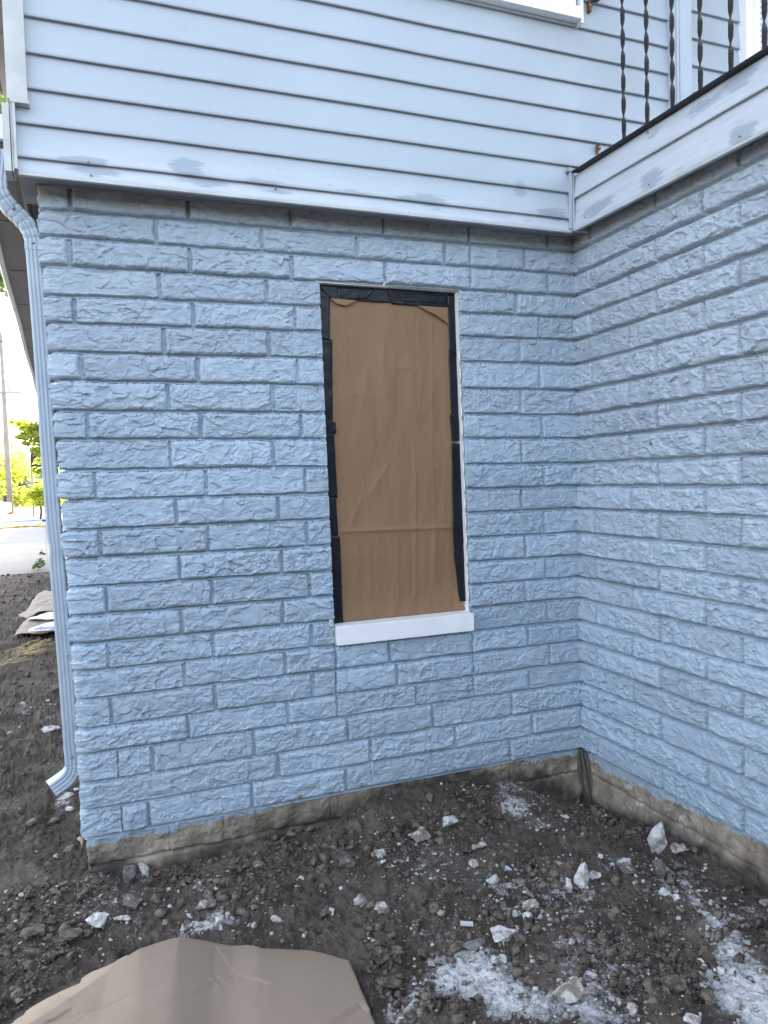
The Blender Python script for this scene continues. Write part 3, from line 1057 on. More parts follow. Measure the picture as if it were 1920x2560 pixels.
z7 = lambda u, v: (760 + u * .2773, 680 + v * .2773)
z8 = lambda u, v: (760 + u * .2773, 1150 + v * .2773)
pl = [wp(*q) for q in (z7(215, 225), z7(215, 600), z7(235, 1000), z7(255, 1400), z8(270, 0), z8(290, 500), z8(310, 900), z8(330, 1300), z8(345, 1470))]
pr = [wp(*q) for q in (z7(1310, 305), z7(1320, 640), z7(1325, 1000), z7(1340, 1400), z8(1345, 0), z8(1355, 500), z8(1375, 900), z8(1390, 1200), z8(1420, 1290), z8(1485, 1375))]
pz = np.linspace(-1.5585, -0.242, 330)
pu = np.linspace(0, 1, 160)
U, ZP = np.meshgrid(pu, pz, indexing='ij')
lx = np.interp(ZP, [p[1] for p in pl][::-1], [p[0] for p in pl][::-1])
rx = np.interp(ZP, [p[1] for p in pr][::-1], [p[0] for p in pr][::-1])
XP = lx + (rx - lx) * U
hP = 0.0062 * fbm(XP, ZP * 0.22, 10, 3, 61, 0.45) + 0.004 * fbm(XP, ZP, 3.2, 2, 63)


def crease(x, z, x0, z0, x1, z1, a, wdt, sharp=False):
    dx, dz = x1 - x0, z1 - z0
    L = math.hypot(dx, dz)
    t = ((x - x0) * dx + (z - z0) * dz) / L
    n = ((x - x0) * -dz + (z - z0) * dx) / L
    env = sstep(-0.04, 0.05, t) * sstep(L + 0.04, L - 0.05, t)
    return a * env * (np.exp(-np.abs(n) / wdt) if sharp else np.exp(-np.abs(n) / (wdt * 1.3)))


def cw(u0, v0, u1, v1, a, wd, low=False, sharp=False):
    f_ = z8 if low else z7
    x0, zz0 = wp(*f_(u0, v0))
    x1, zz1 = wp(*f_(u1, v1))
    return crease(XP, ZP, x0, zz0, x1, zz1, a, wd, sharp)


hP += cw(310, 645, 1350, 605, 0.010, 0.010, True, True)                 # the horizontal fold
hP += cw(1000, 1500, 1000, 1690, 0.004, 0.006) + cw(1005, 100, 1005, 1150, 0.005, 0.006, True, True)
hP += cw(1150, 350, 1155, 1650, 0.004, 0.012) + cw(1165, 0, 1170, 1100, 0.003, 0.010, True)
hP += cw(575, 850, 560, 1100, 0.005, 0.010) + cw(380, 1090, 680, 1130, 0.006, 0.02) + cw(780, 880, 1020, 850, 0.006, 0.022)
hP += cw(770, 30, 560, 350, 0.006, 0.012, True) + cw(400, 640, 520, 330, 0.006, 0.014, True) + cw(410, 640, 560, 960, 0.005, 0.010, True, True)
hP += cw(830, 640, 850, 1250, 0.005, 0.014, True) + cw(960, 1320, 1010, 1180, 0.006, 0.010, True) + cw(1040, 600, 1090, 470, 0.006, 0.012, True)
hP += cw(700, 700, 760, 1500, 0.004, 0.03) + cw(980, 600, 970, 1300, 0.004, 0.022) + cw(1240, 880, 1080, 1300, 0.005, 0.02)
hP += cw(360, 560, 480, 590, 0.004, 0.012) + cw(550, 1180, 560, 1300, 0.004, 0.006, True, True) + cw(1180, 640, 1190, 900, .004, .008, True)
hP += cw(350, 1400, 900, 1330, 0.004, 0.02, True) + cw(1340, 1150, 1440, 1330, 0.008, 0.012, True)
coP = np.stack([XP, YP - 0.72 * hP - 0.0011 * facets(XP, ZP * 0.5, 8, 67, 0.0) - 0.0005 * fbm(XP, ZP, 26, 3, 66), ZP + Z0], -1).reshape(-1, 3)
paper = np_mesh("window_paper", coP, grid_faces(len(pu), len(pz), None, flip=False), M_PAPER, None, True)
set_props(paper, "brown kraft paper taped flat over the lower window opening", "paper sheet")
mod = paper.modifiers.new("thick", 'SOLIDIFY')
mod.thickness = 0.0007
mod.offset = 1


def strip(pts_px, y, name, mat, parent, seed, wr=0.0015, nu=26, nv=14):
    """four corners TL, TR, BR, BL in the window plane; a wrinkled strip of film"""
    q = [wp(*p, y=y) for p in pts_px]
    u = np.linspace(0, 1, nu)[:, None]
    v = np.linspace(0, 1, nv)[None, :]
    X = (q[0][0] * (1 - u) + q[1][0] * u) * (1 - v) + (q[3][0] * (1 - u) + q[2][0] * u) * v
    Z = (q[0][1] * (1 - u) + q[1][1] * u) * (1 - v) + (q[3][1] * (1 - u) + q[2][1] * u) * v
    X = X + 0.0012 * perlin(Z * 40, X * 0 + seed, seed)
    L = max(abs(q[1][0] - q[0][0]), 0.001)
    H = wr * (fbm(X, Z, 16, 3, seed) + 0.8 * np.abs(fbm(X, Z, 38, 2, seed + 5)))
    co = np.stack([X, y - 0.001 - H, Z + Z0], -1).reshape(-1, 3)
    o_ = np_mesh(name, co, grid_faces(nu, nv, None, flip=True), mat, parent, True)
    m_ = o_.modifiers.new("thick", 'SOLIDIFY')
    m_.thickness = 0.0006
    m_.offset = 1
    return o_


K = YP - 0.006
tapes = [
    ([z7(118, 118), z7(800, 155), z7(800, 278), z7(235, 238)], 0.0, 26, 12),
    ([z7(300, 140), z7(640, 160), z7(560, 238), z7(306, 256)], -0.0025, 22, 10),
    ([z7(740, 150), z7(1370, 196), z7(1310, 320), z7(788, 288)], -0.0015, 26, 12),
    ([z7(860, 190), z7(1290, 215), z7(1280, 285), z7(880, 262)], -0.004, 22, 10),
    ([z7(122, 130), z7(232, 215), z7(230, 612), z7(140, 612)], -0.0012, 10, 26),
    ([z7(146, 590), z7(252, 612), z7(258, 1370), z7(180, 1370)], 0.0005, 10, 34),
    ([z7(172, 1340), z7(284, 1356), z7(288, 1456), z7(188, 1456)], -0.0020, 10, 10),
    ([z7(178, 1440), z7(270, 1456), z8(302, 342), z8(212, 342)], 0.0002, 10, 30),
    ([z8(212, 330), z8(288, 342), z8(308, 678), z8(228, 682)], -0.0014, 10, 20),
    ([z8(232, 690), z8(322, 690), z8(342, 1160), z8(246, 1160)], 0.0, 10, 26),
    ([z8(246, 1150), z8(338, 1150), z8(354, 1462), z8(256, 1478)], -0.0016, 10, 20),
    ([z7(1296, 205), z7(1385, 205), z7(1398, 770), z7(1312, 720)], -0.0018, 10, 30),
    ([z7(1302, 700), z7(1392, 700), z7(1416, 1300), z7(1324, 1290)], 0.0006, 10, 30),
    ([z7(1312, 1280), z7(1408, 1280), z7(1420, 1520), z7(1334, 1525)], -0.0014, 10, 18),
    ([z7(1330, 1545), z7(1414, 1545), z8(1428, 570), z8(1344, 570)], 0.0, 10, 30),
    ([z8(1340, 560), z8(1428, 540), z8(1448, 740), z8(1354, 870)], -0.0016, 10, 18),
    ([z8(1350, 850), z8(1450, 730), z8(1478, 1268), z8(1405, 1274)], -0.0004, 12, 28),
]
for i, (pp, dy, nu, nv) in enumerate(tapes):
    strip(pp, K + dy, "tape_strip", M_TAPE, paper, 100 + i * 7, 0.0016, nu, nv)
# torn flaps at the top corners of the paper
for i, pp in enumerate([[z7(232, 236), z7(475, 256), z7(380, 306), z7(300, 290)], [z7(1025, 303), z7(1296, 322), z7(1304, 470), z7(1180, 385)]]):
    strip(pp, K - 0.006, "torn_flap", M_PAPER, paper, 300 + i, 0.002)

# ================================================================== BALCONY RAILING
rail = empty("balcony_railing", (W - 0.10, -0.14, 0.30 + Z0), "black iron railing with twisted balusters above the white fascia boards", "railing")
XR = W - 0.092
by = [-0.456 - 0.1318 * k for k in range(-1, 20)]
by = by[1:]


def baluster(y, hgt=0.80):
    v = []
    f = []
    n = 90
    a, c = 0.0082, 0.0028
    rings = []
    for k in range(n + 1):
        z = hgt * k / n
        ang = math.pi * z / 0.083 + 0.4
        if z < 0.03:
            ang = math.pi * 0.03 / 0.083 + 0.4
        ca, sa = math.cos(ang), math.sin(ang)
        rings.append([(XR + dx * ca - dy * sa, y + dx * sa + dy * ca, 0.300 + z + Z0) for dx, dy in ((-a, -c), (a, -c), (a, c), (-a, c))])
    return MB().sweep(None, rings).build("baluster", M_BLACK, rail)


for y in by:
    baluster(y)
b = MB()
b.box(XR - 0.019, XR + 0.014, -3.3, -0.145, 1.10 + Z0, 1.112 + Z0)
b.build("top_rail", M_BLACK, rail, bevel=0.002)
b = MB()
b.box(XR - 0.020, XR + 0.05, -3.3, -0.140, 0.2945 + Z0, 0.3005 + Z0)
b.build("base_rail", M_BLACK, rail, bevel=0.0015)
q1 = on_plane(1300 + 465 * .3737, 30 * .3737, 1, -0.131)
b = MB()
b.box(q1[0] - 0.006, q1[0] + 0.006, -0.139, -0.119, q1[2] - 0.032, q1[2] + 0.02)
b.build("bracket", M_RUST, rail, bevel=0.002)
b = MB()
q2 = on_plane(1300 + 475 * .3737, 8 * .3737, 1, -0.14)
b.prism([(q2[0] - 0.006, -0.142, q2[2] - 0.008), (q2[0] + 0.030, -0.142, q2[2] - 0.002), (q2[0] + 0.06, -0.142, q2[2] + 0.05), (q2[0] + 0.01, -0.142, q2[2] + 0.02)], (0, -0.02, 0))
b.build("rail_end", M_BLACK, rail, bevel=0.002)
q3 = on_plane(1300 + 520 * .3737, 995 * .3737, 1, -0.131)
b = MB()
b.box(q3[0] - 0.003, q3[0] + 0.003, -0.133, -0.119, q3[2] - 0.02, q3[2] + 0.018)
b.tube([(q3[0], -0.138, q3[2] + 0.012), (q3[0], -0.146, q3[2] + 0.012)], 0.005, 8)
b.tube([(q3[0], -0.138, q3[2] - 0.004), (q3[0], -0.147, q3[2] - 0.004)], 0.006, 8)
b.build("bracket", M_RUST, rail, bevel=0.001)

# ================================================================== DOWNSPOUT
spout = empty("downspout", (-0.03, 0.05, 0.15), "ribbed pale grey downspout with a kicked out elbow at the block corner", "downspout")
YS = 0.050                # front face plane


def ds_profile(c, ax, ay, wx=0.050, wy=0.068, nrib=3):
    """ring round centre c; ax = unit vector across the front, ay = unit vector to the back"""
    c = Vector(c)
    ax = Vector(ax)
    ay = Vector(ay)
    pts = []
    n = 28
    for i in range(n + 1):                       # front with shallow flutes
        u = i / n
        x = (u - 0.5) * (wx - 0.012)
        rib = -0.0022 * (0.5 - 0.5 * math.cos(2 * math.pi * nrib * u)) if 0.12 < u < 0.88 else 0
        pts.append((x, -wy / 2 - rib * 1.0))
    pts += [(wx / 2 - 0.0018, -wy / 2 + 0.0018), (wx / 2, -wy / 2 + 0.007)]
    m = 6
    for i in range(m + 1):
        u = i / m
        pts.append((wx / 2 - (0.002 if i % 2 else 0), -wy / 2 + 0.008 + u * (wy - 0.016)))
    pts += [(wx / 2 - 0.004, wy / 2), (-wx / 2 + 0.004, wy / 2)]
    for i in range(m + 1):
        u = 1 - i / m
        pts.append((-wx / 2 + (0.002 if i % 2 else 0), -wy / 2 + 0.008 + u * (wy - 0.016)))
    pts += [(-wx / 2, -wy / 2 + 0.007), (-wx / 2 + 0.0018, -wy / 2 + 0.0018)]
    return [c + ax * p[0] + ay * p[1] for p in pts]


def dpt(px, py, y=YS):
    q = on_plane(px, py, 1, y)
    return Vector((q[0], y + 0.034, q[2]))


top = dpt(82, 604)
bot = dpt(178, 1872)
rings = []
N = 90
for k in range(N + 1):
    f = k / N
    c = top.lerp(bot, f)
    wx = 0.052
    zc = c.z - Z0
    # dents: a crease where the pipe was bent
    dent = math.exp(-((zc + 1.195) / 0.03) ** 2)
    c = c + Vector((0.003 * dent + 0.0015 * math.sin(f * 9), -0.003 * dent, 0))
    rings.append(ds_profile(c, (1, 0, 0), (0, 1, 0), wx - 0.004 * dent, 0.068, 3))
MB().sweep(None, rings, cap=False).build("pipe", M_SPOUT, spout, smooth=True)


def elbow(path, name, wx0, crimps, wend=None, parent=spout):
    path = [Vector(p) for p in path]
    # resample
    P = [path[0]]
    dense = []
    for i in range(len(path) - 1):
        p0 = path[max(i - 1, 0)]
        p1, p2 = path[i], path[i + 1]
        p3 = path[min(i + 2, len(path) - 1)]
        for k in range(14):
            t = k / 14
            dense.append(0.5 * ((2 * p1) + (p2 - p0) * t + (2 * p0 - 5 * p1 + 4 * p2 - p3) * t * t + (3 * p1 - p0 - 3 * p2 + p3) * t ** 3))
    dense.append(path[-1])
    rings = []
    L = len(dense)
    ay = Vector((0, 1, 0))
    for k, p in enumerate(dense):
        t = (dense[min(k + 1, L - 1)] - dense[max(k - 1, 0)]).normalized()
        ax = ay.cross(t).normalized()
        if ax.x < 0 and abs(ax.x) > 0.3:
            ax = -ax
        f = k / (L - 1)
        w_ = wx0
        cr = 0
        for c0 in crimps:
            cr = max(cr, math.exp(-((f - c0) / 0.012) ** 2))
        w_ = w_ * (1 - 0.07 * cr)
        ayy = t.cross(ax).normalized()
        if ayy.y < 0: ayy = -ayy
        rings.append(ds_profile(p, ax, ayy, w_, 0.070 * (1 - 0.07 * cr), 3))
    return MB().sweep(None, rings, cap=False).build(name, M_SPOUT, parent, smooth=True)


el1 = elbow([dpt(83, 622, YS - 0.001), dpt(81, 592, YS - 0.001), dpt(66, 556, YS - 0.002), dpt(42, 530, YS - 0.002), dpt(20, 508, YS - 0.003), dpt(2, 478, YS), dpt(-2, 445, YS + .01), dpt(2, 410, YS + .03), dpt(4, 380, YS + .05)],
            "elbow", 0.055, [0.12, 0.2, 0.28, 0.36, 0.44, 0.55, 0.63, 0.71])
el2 = elbow([dpt(178, 1862, YS - 0.001), dpt(182, 1905, YS - 0.002), dpt(182, 1926, YS - 0.003), dpt(174, 1943, YS - 0.005), dpt(160, 1957, YS - 0.009), dpt(127, 1981, YS - 0.02)],
            "elbow", 0.0545, [0.30, 0.38, 0.46, 0.54, 0.62, 0.70])
for (px, py, yy) in [(82, 606, YS - 0.002), (178, 1893, YS - 0.004)]:
    q = on_plane(px, py, 1, yy)
    MB().tube([(q[0], yy + 0.004, q[2]), (q[0], yy - 0.003, q[2]), (q[0], yy - 0.0045, q[2])], [0.0052, 0.0052, 0.003], 10).build("screw", M_SCREW, spout, smooth=True)
q = on_plane(33, 520, 1, YS - 0.004)
MB().tube([(q[0], YS + 0.004, q[2]), (q[0], YS - 0.006, q[2])], 0.006, 10).build("screw", M_SCREW, spout, smooth=True)
q = on_plane(173, 1638, 1, YS - 0.002)
b = MB()
b.box(q[0] - 0.014, q[0] + 0.0165, YS - 0.0035, YS - 0.0015, q[2] - 0.010, q[2] + 0.010)
b.box(q[0] + 0.0165, q[0] + 0.0185, YS - 0.0035, YS + 0.09, q[2] - 0.010, q[2] + 0.010)
st_ = b.build("strap", M_SPOUT, spout, bevel=0.0006, seg=1)
b = MB()
b.tube([(q[0] - 0.006, YS - 0.0005, q[2]), (q[0] - 0.006, YS - 0.005, q[2]), (q[0] - 0.006, YS - 0.006, q[2])], [0.0045, 0.0045, 0.003], 10)
b.build("strap_screw", M_SCREW, spout, smooth=True)


# ================================================================== GROUND
def axis(lo_far, lo, hi, hi_far, step, grow):
    mid = list(np.arange(lo, hi, step))
    left = []
    s, x = step, lo
    while x > lo_far:
        s *= grow
        x -= s
        left.append(x)
    right = []
    s, x = step, mid[-1]
    while x < hi_far:
        s *= grow
        x += s
        right.append(x)
    return np.array(left[::-1] + mid + right)


gx = axis(-900, -0.75, 2.2, 900, 0.0042, 1.045)
gy = axis(-600, -1.62, 0.14, 1500, 0.0042, 1.018)
gy = gy[(gy < 16) | (np.arange(len(gy)) % 12 == 0)]


def ground_base(x, y):
    za = np.interp(x, *CON_A)
    zb_ = np.interp(-y, *CON_B)
    wa = np.exp(-np.maximum(-y, 0) / 0.24) * sstep(-0.3, 0.05, x)
    wb_ = np.exp(-np.maximum(W - x, 0) / 0.20) * sstep(-2.2, -1.4, y)
    z = 0.012 * fbm(x, y, 1.6, 2, 71)
    z = z * (1 - wa) + za * wa
    z = z * (1 - wb_) + zb_ * wb_
    # low ridge of spoil in the middle and a shallow rut near the right wall
    z = z + 0.035 * np.exp(-(((x - 1.55) / 0.35) ** 2 + ((y + 0.75) / 0.30) ** 2)) * 0.6
    z = z - 0.03 * np.exp(-(((x - 1.93) / 0.10) ** 2)) * sstep(-1.5, -0.3, y) * (y < 0)
    z = np.where(y > 0.0, z * np.exp(-np.maximum(y, 0) / 0.5), z)
    return z


def ground_detail(x, y):
    amp = sstep(11.4, 9.0, y) * sstep(-12, -4, y) * sstep(-14, -5, x)
    a = 0.018 * fbm(x, y, 4.5, 3, 81, 0.55)
    wd, ws, wv = worley(x + 0.03 * fbm(x, y, 6, 2, 83), y, 9, 85)
    a = a + 0.030 * (np.clip(0.55 - wd, 0, 1)) * (wv > 0.35) * (0.5 + wv)
    wd, ws, wv = worley(x + 0.012 * fbm(x, y, 16, 2, 87), y, 26, 89)
    a = a + 0.019 * np.clip(0.6 - wd, 0, 1) * (wv > 0.25) * (0.4 + wv)
    wd, ws, wv = worley(x, y, 62, 91)
    a = a + 0.0085 * np.clip(0.6 - wd, 0, 1) * (0.3 + wv)
    a = a + 0.0055 * fbm(x, y, 42, 3, 93, 0.6) + 0.006 * facets(x, y, 38, 94, 0.5) + 0.003 * facets(x, y, 95, 96, 0.4)
    # smooth, trodden or machine-scraped areas
    flat = sstep(0.05, 0.45, fbm(x, y, 2.1, 2, 95))
    a = a * (1 - 0.5 * flat)
    # tooth marks of the digger on the left strip
    marks = 0.006 * np.sin((y * 0.9 + x * 0.5) * 70 + 3 * fbm(x, y, 3, 2, 97)) * sstep(-0.1, -0.25, x) * sstep(4.0, 0.5, y) * sstep(0.0, .4, fbm(x, y, 1.7, 2, 99) + .2)
    return (a + marks) * amp


def gpt(px, py, z=0.0):
    q = on_plane(px, py, 2, z)
    return q[0], q[1]


def gell(px, py, rx, ry):
    """ellipse on the ground for an ellipse seen in the photo"""
    x, y = gpt(px, py)
    d = (np.array([x, y, 0]) - CAM_C)
    dep = d @ CAM_R[:, 2]
    hd = math.hypot(d[0], d[1])
    el = math.atan2(CAM_C[2], hd)
    return x, y, rx * dep / FPX, ry * dep / FPX / math.sin(el), math.atan2(d[1], d[0])


POW = [(1180, 2450, 130, 70, 1.15), (1250, 2490, 80, 50, 1.1), (1110, 2410, 60, 35, .75), (1060, 2500, 60, 45, .8), (1330, 2530, 120, 45, .8),
       (1470, 2490, 120, 60, .7), (1480, 2400, 60, 50, .55), (1850, 2470, 80, 90, 1.1), (1900, 2530, 70, 60, 1.2), (1830, 2390, 60, 60, .85), (1790, 2310, 50, 45, .75),
       (1740, 2260, 50, 35, .6), (1690, 2225, 40, 25, .5), (1800, 2470, 50, 50, .8), (1010, 2535, 60, 30, .85), (1290, 2030, 65, 28, .85), (1350, 2075, 60, 30, .5),
       (520, 2320, 110, 40, .62), (500, 2210, 60, 25, .55), (1640, 2170, 60, 40, .5), (1560, 2165, 50, 25, .55), (1230, 1960, 100, 18, .45), (1090, 2060, 30, 16, .3),
       (1000, 2090, 60, 25, .3), (1550, 2240, 70, 40, .42), (1400, 2230, 60, 40, .3), (60, 1780, 50, 30, .45), (110, 1770, 40, 25, .4), (160, 2010, 45, 30, .5),
       (80, 2100, 60, 30, .4), (120, 2240, 80, 30, .35), (40, 2400, 60, 30, .3), (1370, 2330, 90, 40, .35), (1560, 2540, 60, 30, .5), (960, 2390, 40, 40, .4),
       (1880, 2280, 50, 30, .55), (1640, 2290, 60, 30, .35), (330, 2180, 40, 15, .4), (1350, 2250, 330, 130, .50), (1520, 2420, 260, 110, .56), (250, 2250, 220, 100, .42), (1300, 1990, 180, 40, .50), (1050, 2150, 200, 80, .42), (1700, 2200, 120, 90, .52), (1800, 2300, 90, 70, .55), (1450, 2540, 160, 40, .75), (1100, 2330, 120, 50, .45)]


def powder_at(x, y):
    p = np.zeros(np.shape(x))
    for (px, py, rx, ry, a) in POW:
        cx, cy, ra, rb, ang = gell(px, py, rx, ry)
        dx, dy = x - cx, y - cy
        fwd = dx * math.cos(ang) + dy * math.sin(ang)
        sid = -dx * math.sin(ang) + dy * math.cos(ang)
        p = np.maximum(p, a * np.exp(-((sid / ra) ** 2 + (fwd / rb) ** 2)))
    return p


SHEET_ZONE = np.array([gpt(px_, py_, 0.0) for px_, py_ in [(5, 2570), (110, 2490), (200, 2445), (300, 2392), (400, 2358), (500, 2350), (640, 2366), (800, 2380), (872, 2408), (905, 2480),
                       (945, 2570), (990, 2700), (300, 2900), (-150, 2750)]])


def off_sheet(x, y):
    ins = np.zeros(np.shape(x), bool)
    P = SHEET_ZONE
    for i in range(len(P)):
        (x0, y0), (x1, y1) = P[i], P[(i + 1) % len(P)]
        c = ((y0 > y) != (y1 > y)) & (x < (x1 - x0) * (y - y0) / (y1 - y0 + 1e-12) + x0)
        ins = ins ^ c
    return ~ins


def pressed(x, y):
    return np.where(off_sheet(x, y), 1.0, 0.25)


GX, GY = np.meshgrid(gx, gy, indexing='ij')
pw = powder_at(GX, GY)
gz = ground_base(GX, GY) + ground_detail(GX, GY) * pressed(GX, GY) * (1 - 0.35 * np.clip(pw, 0, 1)) + np.clip(pw - 0.35, 0, 1) * (0.016 + 0.010 * np.abs(fbm(GX, GY, 22, 3, 131)))
gz = np.where(GY > 11.2, -0.03, gz)
straw = np.zeros(GX.shape)  # mask of a sunlit streak put into the soil colour
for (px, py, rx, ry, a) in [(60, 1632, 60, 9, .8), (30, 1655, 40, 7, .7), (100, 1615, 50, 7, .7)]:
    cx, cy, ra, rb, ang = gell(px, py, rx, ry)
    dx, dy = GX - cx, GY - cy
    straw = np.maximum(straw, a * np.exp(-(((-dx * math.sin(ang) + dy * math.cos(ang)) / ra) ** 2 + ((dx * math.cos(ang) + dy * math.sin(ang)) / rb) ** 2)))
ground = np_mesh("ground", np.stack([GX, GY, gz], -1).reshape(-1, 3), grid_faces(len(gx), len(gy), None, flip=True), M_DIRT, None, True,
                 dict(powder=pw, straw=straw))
set_props(ground, "churned dark brown soil scattered with white rubble", "ground", kind='structure')


def ground_z(x, y):
    x = np.atleast_1d(np.asarray(x, float))
    y = np.atleast_1d(np.asarray(y, float))
    p = powder_at(x, y)
    return ground_base(x, y) + ground_detail(x, y) * pressed(x, y) * (1 - 0.35 * np.clip(p, 0, 1)) + np.clip(p - 0.35, 0, 1) * (0.016 + 0.010 * np.abs(fbm(x, y, 22, 3, 131)))


def ground_hit(px, py):
    x, y = gpt(px, py, 0.0)
    z = 0.0
    for _ in range(6):
        z = float(ground_base(np.array([x]), np.array([y]))[0])
        x, y = gpt(px, py, z)
        if x > W - 0.02:
            x = W - 0.02
    return x, y, z


# ------------------------------------------------------------------ stones
def hull_rock(name, dims, seed, rough=0.10, npts=16, sub=2):
    rg = random.Random(seed)
    bm = bmesh.new()
    for _ in range(npts):
        while True:
            p = Vector((rg.uniform(-1, 1), rg.uniform(-1, 1), rg.uniform(-1, 1)))
            if 0.72 < p.length < 1.0:
                break
        bm.verts.new((p.x * dims[0] / 2, p.y * dims[1] / 2, p.z * dims[2] / 2))
    r = bmesh.ops.convex_hull(bm, input=bm.verts)
    for v in [v for v in bm.verts if not v.link_faces]:
        bm.verts.remove(v)
    bmesh.ops.triangulate(bm, faces=bm.faces)
    for _ in range(sub):
        bmesh.ops.subdivide_edges(bm, edges=bm.edges, cuts=1, use_grid_fill=True)
    co = np.array([v.co for v in bm.verts])
    s = max(dims)
    nx = fbm(co[:, 0] / s + seed, co[:, 1] / s + co[:, 2] / s * .7, 3.2, 3, seed % 97)
    ny = fbm(co[:, 1] / s + seed, co[:, 2] / s - co[:, 0] / s * .6, 3.2, 3, seed % 89 + 5)
    nz = fbm(co[:, 2] / s + seed, co[:, 0] / s + co[:, 1] / s * .5, 3.2, 3, seed % 83 + 9)
    d = np.stack([nx, ny, nz], 1) * rough * min(dims)
    for v, dd in zip(bm.verts, d):
        v.co += Vector(dd)
    me = bpy.data.meshes.new(name)
    bm.to_mesh(me)
    bm.free()
    return me


M_ROCK = [rock_mat("chalky_stone", (0.64, 0.625, 0.60), (0.26, 0.215, 0.17), 0.48),
          rock_mat("tan_stone", (0.50, 0.46, 0.41), (0.16, 0.13, 0.105), 0.55),
          rock_mat("soil_covered_stone", (0.40, 0.37, 0.33), (0.095, 0.080, 0.066), 0.95),
          rock_mat("soil_clod", (0.195, 0.158, 0.125), (0.066, 0.051, 0.038), 0.55),
          rock_mat("slate_grey_stone", (0.22, 0.22, 0.21), (0.12, 0.105, 0.09), 0.5)]
placed = []


def stone(px, py, wpx, hpx, mat, label, cat="stone", name="stone", group=None, tall=1.0, rot=None, tilt=None, sub=3, npts=16, seed=None, dz=0.0, rough=0.10):
    """stone whose centre is seen at (px, py) with the given size in the photo"""
    seed = seed or int(px * 7 + py * 3)
    rg = random.Random(seed)
    bx, by_, bz = ground_hit(px, py + hpx * 0.35)
    d = np.array([bx, by_, bz]) - CAM_C
    dep = d @ CAM_R[:, 2]
    w_ = wpx * dep / FPX * 1.12
    h_ = hpx * dep / FPX * 1.05
    dims = (w_, max(w_, h_) * rg.uniform(0.62, 0.85) if tall <= 1 else w_ * 0.6, h_ * (0.85 if tall <= 1 else tall))
    me = hull_rock(name, dims, seed, rough, npts, sub)
    o_ = link_mesh(name, me, M_ROCK[mat], None, False)
    az = math.atan2(d[1], d[0]) - math.pi / 2
    tl = tilt if tilt is not None else (rg.uniform(-.18, .18), rg.uniform(-.18, .18))
    o_.rotation_euler = (tl[0], tl[1], az + (rot if rot is not None else rg.uniform(-.35, .35)))
    gzv = float(ground_z(bx, by_)[0])
    o_.location = (bx, by_, gzv + dims[2] * 0.30 + dz)
    set_props(o_, label, cat, group)
    placed.append((bx, by_, max(dims[:2]) * 0.5))
    return o_


